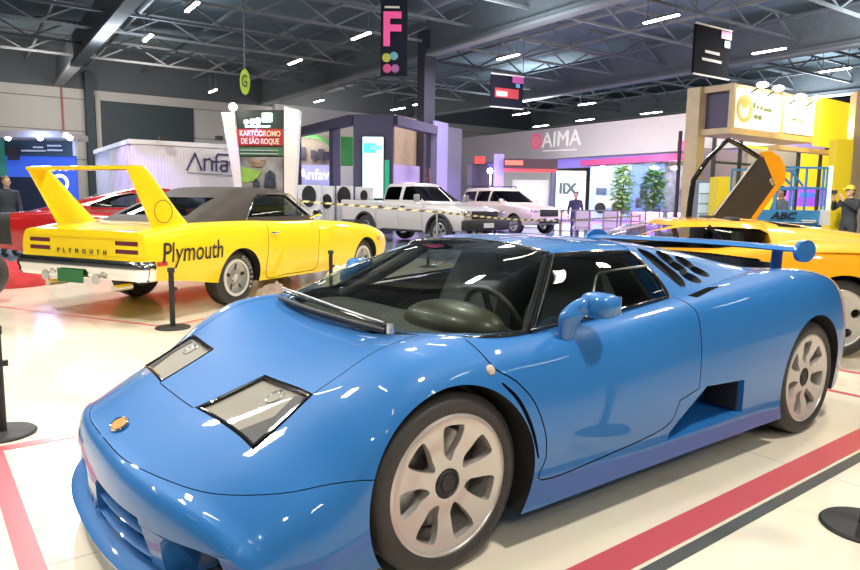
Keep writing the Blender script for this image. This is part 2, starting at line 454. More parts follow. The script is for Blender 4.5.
    # ---- intake slats
    for s in (1,-1):
        for z in (.19,.25):
            b=MB(); r=[]
            for i in range(13):
                y=s*(.06+.45*i/12); x=.925-.235*(abs(y)/.88)**2.7
                r.append([Vector((x,y,z+.012)),Vector((x+.02,y,z)),Vector((x,y,z-.012)),Vector((x-.05,y,z-.006)),Vector((x-.05,y,z+.006))])
            V=b.grid(r,closev=True); b._f(V[0]);b._f(V[-1][::-1]); b.build('intake_slat',blue,car,40)
        b=MB(); b.bx(.68,.70,s*.05,s*.51,.13,.31); b.build('radiator_grille',dark,car)
    # centre horseshoe badge grille
    b=MB(); hs=[(.035*math.cos(t),.215+.055*math.sin(t)) for t in np.linspace(-.6,PI+.6,14)]
    b.tube([(.948,y,z) for y,z in hs],.005,8,closed=True); b.build('horseshoe_grille',blue,car,60)
    # nose badge
    b=MB(); z=H.at(.80,0)+.003; Mx=TR(.852,0,.463)@Matrix.Rotation(R(28),4,'Y')@Matrix.Diagonal((.7,1.1,1,1)); b.lathe([(0,.008),(.036,.007),(.042,0),(0,-.004)],32,Mx)
    bd=b.build('nose_badge',orange_m,car,40); 
    b=MB(); b.lathe([(.042,.003),(.046,.008),(.050,.003),(.045,-.002)],32,Mx,close=True); b.build('badge_rim',chrome,bd,40)
    # ---- headlamps
    for s in (1,-1):
        def pz(x,y): return H.at(x,y)
        cor=[(.632,.22),(.597,.615),(.390,.592),(.41,.27)]
        def quad(t,u,dz): 
            a=Vector(cor[0]).lerp(Vector(cor[3]),t); c_=Vector(cor[1]).lerp(Vector(cor[2]),t); q=a.lerp(c_,u)
            return q
        b=MB(); rows=[]
        for i in range(9):
            row=[]
            for j in range(9):
                q=quad(i/8,j/8,0); row.append(Vector((q.x,s*q.y,H.at(q.x-warp(q.x,q.y,0)*1.0,q.y)-.012)))
            rows.append(row)
        b.grid(rows); hlp=b.build('headlamp',lens,car,60)
        b=MB(); pts=[]
        for (t0,u0,t1,u1) in ((0,0,0,1),(0,1,1,1),(1,1,1,0),(1,0,0,0)):
            for k in range(6):
                q=quad(t0+(t1-t0)*k/6,u0+(u1-u0)*k/6,0); pts.append((q.x,s*q.y,H.at(q.x-warp(q.x,q.y,0),q.y)-.006))
        b.tube(pts,.008,6,closed=True); b.build('lamp_surround',black_gloss,hlp,50)
        # dark turn signal corner at the outer edge and round reflector
        b=MB(); q=[quad(t,u,0) for t,u in ((.02,.70),(.02,.99),(.98,.99),(.93,.80),(.5,.86))]
        P=[(p.x,s*p.y) for p in q]; zz=[H.at(p.x-warp(p.x,p.y,0),p.y)-.009 for p in q]
        vs=[b.bm.verts.new((x,y,z_)) for (x,y),z_ in zip(P,zz)]; lo=[b.bm.verts.new((x,y,z_-.03)) for (x,y),z_ in zip(P,zz)]
        b._f(vs); 
        for i in range(5): b._f([vs[i],vs[(i+1)%5],lo[(i+1)%5],lo[i]])
        b.build('turn_signal',dark,hlp)
        q=quad(.80,.55,0); b=MB(); Mx=TR(q.x,s*q.y,H.at(q.x-warp(q.x,q.y,0),q.y)-.02)@Matrix.Rotation(R(28),4,'Y')
        b.lathe([(0,-.004),(.02,.002),(.034,.012),(.037,.009),(.034,.0),(0,-.01)],28,Mx); b.build('reflector',bulb,hlp,50)
    # ---- round side marker and mirrors
    for s in (1,-1):
        b=MB(); Mx=face_M((-.165,s*(H.side(-.165,.705)+.003),.705),(-s,0,0),(0,-s*.45,.87)); b.lathe([(0,.008),(.009,.008),(.014,.006),(.019,0),(.019,-.01),(0,-.01)],24,Mx); b.build('side_marker',mat('pale_marker',(.55,.45,.34),.3),car,30)
        mr=MB(); base=Vector((-.615,s*.825,.735)); 
        pth=[base,(-.612,s*.835,.79),(-.62,s*.845,.845),(-.66,s*.865,.882),(-.70,s*.895,.893)]
        P=crom(pth,4); rr=[.03,.030,.031,.033,.036,.038,.042,.045,.048,.05,.05,.05,.05,.048,.046,.045,.04]
        rows=[]
        for i,p in enumerate(P):
            t=P[min(i+1,len(P)-1)]-P[max(0,i-1)]; t=Vector(t).normalized(); x=Vector((1,0,0)); y=t.cross(x).normalized(); r=rr[min(i,16)]
            k1=1.25
            rows.append([Vector(p)+x*math.cos(a)*r*k1+y*math.sin(a)*r*.72 for a in np.linspace(0,2*PI,16,endpoint=False)])
        V=mr.grid(rows,closev=True); mr._f(V[0][::-1]); mr._f(V[-1])
        # head
        rows=[]
        for t in np.linspace(0,1,12):
            y=s*(.83+.145*t); hh=.050*(1-(abs(2*t-1))**5*.45); ww=.062*(1-abs(2*t-1)**4*.4)
            cz=.890-.004*t
            if t in (0,1): pass
            rows.append([Vector((-.72+ww*(abs(math.cos(a))**.7)*np.sign(math.cos(a)),y,cz+hh*(abs(math.sin(a))**.7)*np.sign(math.sin(a)))) for a in np.linspace(0,2*PI,20,endpoint=False)])
        V=mr.grid(rows,closev=True); mr._f(V[0][::-1]); mr._f(V[-1])
        mo=mr.build('wing_mirror',blue,car,50)
        b=MB(); b.box((-.783,s*.902,.888),(.006,.11,.072),bev=.002); b.build('mirror_glass',chrome,mo)
    # ---- windscreen
    Bq=[(-.45,.765,.785),(-.32,.752,.782),(-.20,.71,.78),(-.10,.63,.778),(-.045,.5,.776),(-.02,.3,.774),(-.012,0,.774)]
    Bq=Bq+[(x,-y,z) for x,y,z in Bq[-2::-1]]
    Tq=[(-.850,.50,1.062),(-.855,.45,1.070),(-.862,.38,1.077),(-.868,.29,1.083),(-.873,.19,1.088),(-.876,.09,1.091),(-.877,0,1.092)]
    Tq=Tq+[(x,-y,z) for x,y,z in Tq[-2::-1]]
    Bc=curve3(Bq,4); Tc=curve3(Tq,4)
    def screen(b,off=0):
        G=patch(Bc,Tc,bulge=0,m=14); n=len(Bc)-1
        for i,row in enumerate(G):
            for j,q in enumerate(row): q+=Vector((.55,0,.83))*(.04*4*(i/14)*(1-i/14)*(1-(2*j/n-1)**4))
        return b.grid(G)
    b=MB(); screen(b); ws=b.build('windscreen',win_glass,car,180)
    b=MB(); b.tube([p+Vector((.004,0,.003)) for p in Bc],.011,8); b.build('windscreen_seal',black_gloss,car,50)
    b=MB(); b.tube([p+Vector((.0,0,-.006)) for p in Tc],.012,8); b.build('windscreen_header',black_gloss,car,50)
    for s in (1,-1):
        # A pillar: dark strip inside and bright trim outside
        A=[]; 
        for i in range(13):
            t=i/12; p=Vector((-.45,s*.765,.785)).lerp(Vector((-.85,s*.50,1.062)),t)-Vector((0,0,.010*4*t*(1-t))); A.append(p)
        b=MB(); b.tube(A,.010,8); ap=b.build('a_pillar',black_gloss,car,60)
        b=MB(); b.tube([p+Vector((-.030,s*.012,-.006)) for p in A],.006,8); b.build('pillar_trim',chrome,ap,60)
        b=MB(); b.tube([p+Vector((-.016,s*.005,-.008)) for p in A],.009,8); b.build('pillar_seal',black_gloss,ap,60)
        b=MB(); b.tube([p+Vector((-.045,-s*.035,-.035)) for p in A],[.030]*len(A),8); b.build('pillar_lining',dash_m,ap,60)
    b=MB(); b.tube([p+Vector((-.03,0,-.035)) for p in Tc],.026,8); b.build('header_lining',dash_m,car,60)
    b=MB(); b.prism([(-.70,.50),(-.72,.84),(-.53,1.04),(.53,1.04),(.72,.84),(.70,.50)],M_YZ,-1.345,-1.315); b.build('bulkhead',dash_m,car)
    b=MB(); b.bx(-1.30,-.95,-.50,.50,1.055,1.068); b.build('headliner',dash_m,car)
    # ---- roof and rear canopy in one sweep
    RS=[ # x, ring points centre->edge->down to belt
     (-.876,[(0,1.096),(.2,1.092),(.38,1.082),(.47,1.072),(.505,1.060),(.515,1.045)]),
     (-1.12,[(0,1.112),(.2,1.109),(.40,1.098),(.50,1.084),(.545,1.066),(.555,1.045)]),
     (-1.38,[(0,1.108),(.2,1.106),(.40,1.096),(.50,1.083),(.55,1.066),(.562,1.045)])]
    b=MB(); rows=[]
    xs=np.linspace(-.876,-1.38,14)
    for x in xs:
        r=[(float(pchip([a[0] for a in RS],[a[1][j][0] for a in RS],[x])[0]),float(pchip([a[0] for a in RS],[a[1][j][1] for a in RS],[x])[0])) for j in range(6)]
        P2=[(-r[1][0],r[1][1])]+r; c=crom(P2,4)[4:]
        full=[(y,z) for y,z in c]; full=[(-y,z) for y,z in full[:0:-1]]+full
        k=(x+1.38)/.504
        rows.append([Vector((x+.026*k*(abs(y)/.5)**2,y,z)) for y,z in full])
    b.grid(rows); rf=b.build('roof',blue,car); solid(rf,.02,-1 ); smooth(rf,40)
    CS=[
     (-1.36,[(0,1.110),(.2,1.108),(.40,1.099),(.50,1.087),(.553,1.068),(.60,1.02),(.69,.935),(.775,.845)]),
     (-1.60,[(0,1.09),(.2,1.088),(.38,1.078),(.48,1.064),(.54,1.04),(.60,.985),(.69,.925),(.775,.862)]),
     (-1.95,[(0,1.045),(.2,1.043),(.38,1.033),(.47,1.018),(.535,.995),(.61,.95),(.69,.91),(.77,.885)]),
     (-2.3,[(0,.985),(.2,.983),(.38,.973),(.47,.962),(.535,.95),(.61,.935),(.69,.915),(.76,.905)]),
     (-2.62,[(0,.92),(.2,.92),(.38,.917),(.47,.915),(.535,.915),(.61,.915),(.68,.915),(.74,.91)])]
    b=MB(); rows=[]
    for x in np.linspace(-1.36,-2.62,36):
        r=[(float(pchip([a[0] for a in CS],[a[1][j][0] for a in CS],[x])[0]),float(pchip([a[0] for a in CS],[a[1][j][1] for a in CS],[x])[0])) for j in range(8)]
        P2=[(-r[1][0],r[1][1])]+r; c=crom(P2,5)[5:]
        full=[(float(y),float(z)) for y,z in c]
        full+= [(full[-1][0]-.005,.80)]
        L=[(-y,z) for y,z in full[:0:-1]]+full
        rows.append([Vector((x - (0.045*max(0,(y_-.55)/.22) if x>-1.5 else 0)*0,y,z)) for y,z in L for y_ in [abs(y)]])
    V=b.grid(rows,closev=True); b._f(V[0]); b._f(V[-1][::-1])
    cn=b.build('engine_cover',blue,car)
    cs=[]
    for s in (1,-1):
        n=Vector((.05,s*.75,.62)).normalized()
        def pl(p,r_,c,el=1.):
            M=face_M(p,(-1,-s*.10*0,-.30),(0.0,-s*.62,.75)); M=M if s>0 else M; c.prism([(r_*1.15*math.cos(t),r_*.92*math.sin(t)) for t in np.linspace(0,2*PI,24,endpoint=False)],M,-.05,.09)
        # five round holes 
        for p in HOLES: cs.append(cutter(lambda c:pl((p[0],s*p[1],p[2]),p[3],c),dark))
        # curved slot
        sl=[(-1.455,.55,1.065),(-1.519,.584,1.027),(-1.55,.621,.988),(-1.565,.657,.951),(-1.565,.698,.911),(-1.555,.735,.88)]
        c3=curve3([(a,s*b_,c_) for a,b_,c_ in sl],5)
        def slot(c):
            rows=[]
            for i,p in enumerate(c3):
                t=(c3[min(i+1,len(c3)-1)]-c3[max(0,i-1)]).normalized(); w=t.cross(n).normalized()*(.060*math.sin(PI*(i+.5)/(len(c3)))**.5)
                rows.append([p+n*.08+w,p-n*.045+w,p-n*.045-w,p+n*.08-w])
            V=c.grid(rows,closev=True); c._f(V[0][::-1]); c._f(V[-1])
        cs.append(cutter(slot,dark))
    # rear window slot, dark vents towards the tail
    cs.append(cutter(lambda c:c.prism([(-2.15,.44),(-2.35,.60),(-2.7,.66),(-2.7,-.66),(-2.35,-.60),(-2.15,-.44)],M_XY,.885,1.2),dark))
    boolean(cn,cs); smooth(cn,30)
    # dark louvred engine vent behind the canopy
    b=MB(); b.prism([(-2.2,1.0),(-3.02,.915),(-3.02,.80),(-2.2,.80)],M_XZ,-.46,.46); ev=b.build('engine_vent',dark,car)
    for i in range(9):
        b=MB(); x=-2.36-.07*i; b.box((x,0,1.0-.085/.82*(abs(x)-2.2)+.006),(.035,.86,.010),M=Matrix.Rotation(R(-20),3,'Y')); b.build('louvre',black_gloss,ev)
    # ---- side windows
    for s in (1,-1):
        bot=[Vector((-.47,s*.772,.792)),Vector((-.8,s*.775,.812)),Vector((-1.1,s*.775,.832)),Vector((-1.385,s*.772,.852))]
        top=[Vector((-.875,s*.515,1.052)),Vector((-1.04,s*.545,1.058)),Vector((-1.2,s*.555,1.056)),Vector((-1.362,s*.560,1.050))]
        bc=curve3(bot,6); tcv=curve3(top,6)
        b=MB(); b.grid(patch(bc,tcv,bulge=.03,nrm=(0,s,.35),m=10)); sw=b.build('side_window',side_glass,car,180)
        b=MB(); b.tube(bc,.008,6); b.tube(tcv,.010,6); b.tube([bc[-1]+(tcv[-1]-bc[-1])*t+Vector((0,s*.03*4*t*(1-t),.0)) for t in np.linspace(0,1,8)],.012,6); b.build('window_seal',black_gloss,sw,60)
        # inner drop pane frame
        def on(u,v):
            p=bc[0].lerp(bc[-1],u).lerp(tcv[0].lerp(tcv[-1],u),v)
            return p+Vector((0,s,.35))*(.03*4*v*(1-v))+Vector((0,s*.003,.0))
        fr=[on(.36,.0),on(.375,.25),on(.41,.52),on(.44,.60),on(.50,.635),on(.7,.65),on(.995,.66)]
        b=MB(); b.tube([p for p in curve3(fr,5)],.0065,6); b.build('pane_frame',grey_alloy,sw,60)
    # ---- wiper, cowl
    b=MB(); b.tube([(-.11,-.68,.79),(0.0,-.45,.805),(.02,-.1,.80),(.015,.3,.797),(0.0,.47,.795)],.011,8); 
    b.build('wiper_cowl',dark,car,60)
    wp=MB(); wp.tube([(.0,.50,.812),(.01,.2,.822),(-.01,-.2,.83),(-.06,-.55,.825)],.006,6); w0=wp.build('wiper_arm',black_gloss,car,60)
    b=MB(); b.tube([(-.02,.42,.815),(-.015,.1,.828),(-.04,-.3,.838),(-.09,-.62,.83)],.006,6); b.build('wiper_blade',grey_alloy,w0,60)
    b=MB(); b.cyl((.0,.50,.79),(.0,.50,.825),.015,16); b.build('wiper_cap',bulb,w0,50)
    # ---- interior
    it=car
    b=MB(); rows=[]
    for i in range(9):
        x=-.10-.42*i/8
        rows.append([Vector((x,y,.745+.02*math.sin(PI*i/8))) for y in np.linspace(-.66+.12*(1-i/8),.66-.12*(1-i/8),11)])
    for dz in (1,): rows.append([Vector((-.54,y,.70)) for y in np.linspace(-.66,.66,11)]); rows.append([Vector((-.50,y,.50)) for y in np.linspace(-.66,.66,11)])
    b.grid(rows); b.build('dashboard',dash_m,it,50)
    b=MB(); b.sph((-.41,.37,.770),1,28,14,(.15,.29,.095)); b.build('instrument_binnacle',mat('binnacle',(.06,.05,.035),.4,0,.1,noise=.3,nscale=6),it,60)
    b=MB(); c=Vector((-.66,.36,.74)); Mx=TR(*c)@Matrix.Rotation(R(-68),4,'Y')
    b.tube([Mx@Vector((.175*math.cos(t),.175*math.sin(t),0)) for t in np.linspace(0,2*PI,36,endpoint=False)],.015,8,closed=True)
    for t in (0.3,PI-.3,-PI/2): b.bar(Mx@Vector((0,0,0)),Mx@Vector((.17*math.cos(t+PI/2),.17*math.sin(t+PI/2),0)),.03,.015)
    b.build('steering_wheel',dash_m,it,60)
    for s in (1,-1):
        b=MB(); rows=[]
        prof=[(-.62,.46),(-.70,.53),(-.95,.50),(-1.08,.54),(-1.15,.72),(-1.20,.86),(-1.225,.95),(-1.23,1.0),(-1.26,1.0),(-1.28,.8),(-1.2,.42),(-.62,.40)]
        for t in np.linspace(-1,1,9):
            rows.append([Vector((x+(0.03*t*t if z>.55 else 0),s*.36+t*(.25 if z<.8 else .25-.55*(z-.8)),z+(.035*t*t if z<.6 and i<4 else 0))) for i,(x,z) in enumerate(prof)])
        V=b.grid(rows,closev=True); b._f(V[0]);b._f(V[-1][::-1]); b.build('seat',mat('seat_leather',(.15,.165,.17),.6,noise=.1),it,45)
    # ---- rear wing
    b=MB(); rows=[]
    foil=[(0,.0),(.03,.016),(.10,.024),(.20,.014),(.26,.002),(.26,-.004),(.18,-.004),(.08,-.010),(.02,-.010)]
    for y in np.linspace(-.755,.755,25):
        zz=1.022+.012*(1-(y/.755)**2)
        rows.append([Vector((-2.66-fx,y,zz+fz)) for fx,fz in foil])
    V=b.grid(rows,closev=True); b._f(V[0]);b._f(V[-1][::-1]); wg=b.build('rear_wing',blue,car,35)
    for s in (1,-1):
        b=MB(); pts=[(-.135+.125*math.cos(t),.0+.066*math.sin(t)) for t in np.linspace(0,2*PI,28,endpoint=False)]
        b.prism([(x-2.64,z+1.018) for x,z in pts],M_XZ,s*.755,s*.777); b.build('end_plate',blue,wg,30)
        b=MB(); rows=[]
        for t in np.linspace(0,1,7):
            z=.84+.19*t; xx=-2.78-.02*t
            rows.append([Vector((xx+.075*(1-.15*t)*math.cos(a),s*(.60)+.018*math.sin(a),z)) for a in np.linspace(0,2*PI,16,endpoint=False)])
        V=b.grid(rows,closev=True); b._f(V[0]);b._f(V[-1]); b.build('wing_strut',blue,wg,40)
    # ---- tail
    for s in (1,-1):
        b=MB(); b.box((-3.475,s*.48,.60),(.03,.40,.07),bev=.01); b.build('tail_lamp',red_m,car)
    b=MB(); b.box((-3.0,0,.36),(.5,1.2,.05)); b.build('rear_diffuser',dark,car)
    # ---- wheels
    for s in (1,-1):
        for x,yo,w,ph in ((0,.878,.235,0),(-2.55,.940,.31,.3)):
            # local +z -> outward (s*Y); local x -> -X*s.. choose y=up
            M=face_M((x,s*yo,.322),(-s,0,0),(0,0,1))
            wheel_mesh(car,'',.322,.247,w,'wedge',7,R(85 if x==0 else 41),M,silver,hub_r=.05,dish=.035,spoke_r=(.092,.205),half=.235)
    return car

HOLES=[(x,y,z,.055) for x,y,z in [(-1.675, 0.575, 1.026), (-1.824, 0.595, 0.996), (-1.701, 0.623, 0.976), (-1.854, 0.648, 0.941), (-1.701, 0.683, 0.916)]]
# ============================================================ camera, light, render settings
def camera():
    cx,cy,cz,yaw,pitch,roll,F=1.41051,2.56899,1.29226,-2.22791,-0.12613,0.01309,674.06837
    f=Vector((math.cos(pitch)*math.cos(yaw),math.cos(pitch)*math.sin(yaw),math.sin(pitch)))
    r=f.cross(Vector((0,0,1))).normalized(); u=r.cross(f)
    r2=r*math.cos(roll)+u*math.sin(roll); u2=-r*math.sin(roll)+u*math.cos(roll)
    cd=bpy.data.cameras.new('camera'); cd.sensor_fit='HORIZONTAL'; cd.sensor_width=36; cd.lens=F*36/860; cd.clip_end=300
    co=bpy.data.objects.new('camera',cd); COL.objects.link(co)
    M=Matrix((r2,u2,-f)).transposed().to_4x4(); M.translation=Vector((cx,cy,cz)); co.matrix_world=M; scene.camera=co
camera()
def light(kind,loc,power,col=(1,1,1),size=1.,target=None,rot=None,spot=60,sy=None):
    l=bpy.data.lights.new('light',kind); l.energy=power; l.color=col
    if kind=='AREA': 
        l.size=size
        if sy: l.shape='RECTANGLE'; l.size_y=sy
    elif kind=='SPOT': l.spot_size=R(spot); l.spot_blend=.5; l.shadow_soft_size=size
    else: l.shadow_soft_size=size
    o=bpy.data.objects.new('light',l); COL.objects.link(o); o.location=loc
    if target is not None: o.rotation_euler=(Vector(target)-Vector(loc)).to_track_quat('-Z','Y').to_euler()
    return o
scene.view_settings.view_transform='Standard'; scene.view_settings.look='None'; scene.view_settings.gamma=1; scene.view_settings.use_curve_mapping=False
scene.view_settings.exposure=0
# ============================================================ shared car building
yellow=mat('yellow_paint',(.93,.68,.005),.5,0,1.0,spec=.25,noise=.02,nscale=2)
amber_yellow=mat('orange_yellow_paint',(.95,.44,.0),.5,0,1.0,spec=.25,noise=.02,nscale=2)
red_paint=mat('red_paint',(.34,.010,.013),.2,0,1.0,noise=.03,nscale=2)
white_paint=mat('white_paint',(.66,.61,.57),.3,0,.6,noise=.02,nscale=2)
cream_paint=mat('cream_paint',(.66,.56,.44),.3,0,.6,noise=.02,nscale=2)
vinyl=mat('black_vinyl',(.045,.037,.030),.6,0,0,spec=.25,noise=.15,bump=.3,bscale=300)
black=mat('matt_black',(.015,.015,.016),.6)
glass_m=glass('car_glass',(.35,.40,.40),0,.95,1.5)
tint=glass('tinted_glass',(.02,.025,.03),0,.95,1.5)
green_m=mat('green_plate',(.02,.16,.05),.4)
plate_w=mat('white_plate',(.75,.75,.72),.4)
def plan_ring(xf,xr,hw,n=5.,N=64,z=0.,bow=.0):
    xc=(xf+xr)/2;a=(xf-xr)/2; out=[]
    for k in range(N):
        t=2*PI*(k+.5)/N; c,s=math.cos(t),math.sin(t)
        x=xc+a*np.sign(c)*abs(c)**(2/n); y=hw*np.sign(s)*abs(s)**(2/n)
        out.append(Vector((x-bow*(y/hw)**2*(1 if c>0 else -.6),y,z)))
    return out
def cabin(car,levels,paint,side,front,rear,gl=None,n=5.,bow=.06,crown=.05,roofname='roof',xoff=.05,interior=True):
    """levels bottom->top (z,xf,xr,hw). side: list of xz polygons; front/rear: yz half polygons"""
    gl=gl or glass_m
    def shell(off,zdrop=0,cr=True):
        b=MB(); rows=[]
        for i,(z,xf,xr,hw) in enumerate(levels):
            rows.append(plan_ring(xf-off,xr+off,hw-off,n,64,z-(zdrop if i==0 else 0),bow))
        z,xf,xr,hw=levels[-1]
        if cr:
            for q,dz in ((.97,.25),(.90,.5),(.72,.8),(.45,.95),(.2,1.)):
                xc=(xf+xr)/2; a=(xf-xr)/2*q
                rows.append(plan_ring(xc+a-off*q,xc-a+off*q,(hw-off)*q,n,64,z+crown*dz-off*.6,bow*q))
        V=b.grid(rows,closev=True)
        if cr: b._f(V[-1]); b._f(V[0][::-1])
        return b
    g=shell(0).build(roofname,paint); cs=[shell(.045,.3).build('c',black)]
    for s in (1,-1):
        for poly in side: cs.append(cutter(lambda c:c.prism(poly,M_XZ,s*.25,s*1.4),black))
    xm=(levels[-1][1]+levels[-1][2])/2
    if front: cs.append(cutter(lambda c:c.prism([q for q in front if q[0]>0]+[(-y,z) for y,z in front[::-1] if y>0],M_YZ,xm,xm+4),black))
    if rear: cs.append(cutter(lambda c:c.prism([q for q in rear if q[0]>0]+[(-y,z) for y,z in rear[::-1] if y>0],M_YZ,xm-4,xm),black))
    boolean(g,cs); smooth(g,35); g.parent=car
    # panes: inner shell split by direction
    src=shell(.02,0,False); src.bm.normal_update(); groups={'windscreen':[], 'rear_window':[], 'side_window':[], 'side_window_':[]}
    for f in src.bm.faces:
        c=f.calc_center_median(); nn=f.normal; ax=abs(nn.x); ay=abs(nn.y)
        if ax>ay*1.1: groups['windscreen' if c.x>xm else 'rear_window'].append([v.co.copy() for v in f.verts])
        else: groups['side_window' if c.y>0 else 'side_window_'].append([v.co.copy() for v in f.verts])
    src.bm.free()
    for k,fs in groups.items():
        if not fs or (k=='windscreen' and not front) or (k=='rear_window' and not rear) or (k.startswith('side') and not side): continue
        b=MB()
        for q in fs: b._f([b.bm.verts.new(v) for v in q])
        bmesh.ops.remove_doubles(b.bm,verts=b.bm.verts,dist=.0005)
        b.build(k.rstrip('_'),gl,car,180)
    if interior:
        z0,xf,xr,hw=levels[0]
        for s in (1,-1):
            b=MB(); x=xr+(xf-xr)*.48; b.box((x-.1,s*hw*.45,z0-.12),(.5,.5,.16),bev=.05); b.box((x-.38,s*hw*.45,z0+.0),(.14,.5,.46),bev=.05); b.box((x-.40,s*hw*.45,z0+.26),(.09,.25,.14),bev=.03); b.build('seat',dark,car,40)
    return g
def arches(body,xs,r,zc,hw,extra=None,inner=.55):
    cs=[]
    for x in xs:
        for s in (1,-1): cs.append(cutter(lambda c:c.cyl((x,s*inner,zc),(x,s*1.3,zc),r,64),well_m))
    return cs
def simple_wheels(car,xs,y,r_t,r_r,w,holes,nh,phase,m,hub_r=.04,half=.3,spoke_r=None,dish=.02,disc=False,capname='hub_cap',hubmat=None,zc=None):
    for x in xs:
        for s in (1,-1):
            M=face_M((x,s*y,zc or r_t),(-s,0,0),(0,0,1))
            wheel_mesh(car,'',r_t,r_r,w,holes,nh,phase,M,m,hub_r=hub_r,half=half,dish=dish,spoke_r=spoke_r or (hub_r+.03,r_r-.035),disc=disc,hubmat=hubmat)
def place(o,x,y,h): o.location=(x,y,0); o.rotation_euler=(0,0,h)
def decal_side(name,s,size,x0,z0,yfun,m,parent,sgn,align='LEFT',sx=1.,shear=0,slope=0.,**k):
    """lettering laid on the side of a body: sgn=-1 right side (reads towards +x)"""
    M=face_M((0,0,0),(1,0,0) if sgn<0 else (-1,0,0))
    o=text(name,s,size,Matrix.Identity(4),m,parent,depth=.0,align=align,sx=sx,shear=shear,**k)
    for v in o.data.vertices:
        x=x0+(v.co.x if sgn<0 else -v.co.x); z=z0+v.co.y+slope*v.co.x
        v.co=Vector((x,sgn*(yfun(x,z)+.010),z))
    o.data.update(); return o
# ============================================================ yellow winged car
def build_plymouth():
    car=thing('winged_muscle_car','bright yellow vintage muscle car with tall rear wing and black vinyl roof','car')
    ST=[(4.12,.60,[(.2,.60),(.38,.595),(.50,.58),(.56,.55),(.58,.50),(.58,.45),(.55,.42)]),
        (3.8,.74,[(.3,.74),(.55,.735),(.72,.72),(.80,.67),(.83,.57),(.82,.47),(.78,.38)]),
        (3.4,.85,[(.3,.85),(.6,.85),(.79,.84),(.90,.78),(.94,.64),(.93,.47),(.89,.34)]),
        (2.95,.925,[(.3,.92),(.62,.915),(.82,.905),(.92,.85),(.955,.68),(.945,.48),(.91,.30)]),
        (2.3,.96,[(.3,.96),(.65,.96),(.85,.955),(.94,.90),(.965,.70),(.955,.48),(.92,.27)]),
        (1.7,.98,[(.3,.98),(.65,.98),(.86,.985),(.945,.93),(.972,.72),(.96,.48),(.92,.26)]),
        (.9,.985,[(.3,.985),(.65,.985),(.86,.99),(.945,.935),(.972,.72),(.96,.48),(.92,.26)]),
        (.2,1.0,[(.3,1.0),(.65,1.0),(.86,1.01),(.95,.955),(.985,.73),(.97,.48),(.93,.27)]),
        (-.4,1.0,[(.3,1.0),(.65,1.0),(.86,1.005),(.95,.955),(.985,.73),(.97,.50),(.93,.32)]),
        (-.95,.98,[(.3,.98),(.65,.98),(.85,.975),(.94,.925),(.978,.74),(.965,.54),(.93,.40)]),
        (-1.36,.93,[(.3,.93),(.65,.93),(.83,.925),(.92,.88),(.955,.74),(.95,.56),(.92,.43)])]
    H=Hull(ST,nx=80,k=5,nose=.05,tail=.03,ex=4.0)
    b=MB(); H.build(b); body=b.build('body',yellow,car)
    cs=arches(body,(0,2.946),.36,.335,.97)
    cs.append(cutter(lambda c:c.prism([(.05,-.7),(1.75,-.7),(1.75,.7),(.05,.7)],M_XY,.5,1.3),black))
    # recessed tail panel with lamp slots
    cs.append(cutter(lambda c:c.bx(-1.6,-1.375,-.84,.84,.665,.855),yellow))
    for s in (1,-1):
        for z in (.805,.72):
            cs.append(cutter(lambda c:c.prism([(s*.50,z-.022),(s*.83,z-.022),(s*.83,z+.022),(s*.50,z+.022)],M_YZ,-1.6,-1.33),dark))
    boolean(body,cs); cs=[]
    for s in (1,-1):
        for path in ([(1.62,.93,1.05),(1.62,.96,.9),(1.60,.98,.6),(1.58,.97,.33),(1.3,.97,.30),(.9,.97,.30),(.50,.97,.30),(.48,.98,.6),(.5,.96,.9),(.5,.93,1.05)],[(-1.0,-.0,1.0),(-1.0,.3,1.0),(-1.0,.72,1.0)],):
            c3=[Vector((a,s*b_,c_)) for a,b_,c_ in crom(path,4)]
            cs.append(cutter(ribbon(c3,(0,s,.1) if path[0][1]>.5 else (0,0,1),.009,.06,.04),dark))
    boolean(body,cs); smooth(body,30)
    sf=lambda x,z:H.side(x,z)
    for s in (1,-1):
        for z in (.805,.72):
            b=MB(); b.bx(-1.366,-1.346,min(s*.505,s*.825),max(s*.505,s*.825),z-.018,z+.018); b.build('tail_lamp',mat('dark_lens',(.16,.02,.06),.15,0,.6),car)
        b=MB(); x=-1.20; b.box((x,s*(sf(x,.60)+.002),.60),(.13,.012,.045),bev=.003); b.build('side_marker',red_m,car)
        b=MB(); x=3.32; b.box((x,s*(sf(x,.66)+.002),.66),(.10,.02,.06),bev=.003); b.build('side_marker',orange_m,car)
    # tail lettering
    t=text('tail_lettering','PLYMOUTH',.07,face_M((-1.385,0,.70),(0,-1,0)),dark,car,depth=.003,spacing=2.6)
    # side decals: word on each rear quarter
    for s in (-1,1):
        decal_side('side_lettering','Plymouth',.295,-1.21 if s<0 else -.33,.70,sf,black,car,s,sx=.78,shear=.12,slope=.0,offset=.002)
    # chrome bumper
    b=MB(); rows=[]
    for y,x in ([(-.965,-1.30),(-.97,-1.36),(-.95,-1.42),(-.88,-1.44)]+[(q,-1.45) for q in np.linspace(-.75,.75,9)]+[(.88,-1.44),(.95,-1.42),(.97,-1.36),(.965,-1.30)]):
        d=Vector((-1 if abs(y)<.96 else -.15,(0 if abs(y)<.9 else np.sign(y)*.5),0)).normalized()
        p=Vector((x,y,0)); up=.07 if abs(y)>.86 else 0
        rows.append([p-d*.05+Vector((0,0,.62)),p+Vector((0,0,.635)),p+d*.03+Vector((0,0,.60)),p+d*.035+Vector((0,0,.54)),p+d*.015+Vector((0,0,.49)),p+d*.02+Vector((0,0,.46)),p+Vector((0,0,.43)),p-d*.05+Vector((0,0,.44))])
    V=b.grid(rows,closev=True); b._f(V[0]); b._f(V[-1][::-1]); bp=b.build('rear_bumper',chrome,car,50)
    b=MB(); b.bx(-1.50,-1.49,-.15,.24,.38,.52); b.build('licence_plate',green_m,bp)
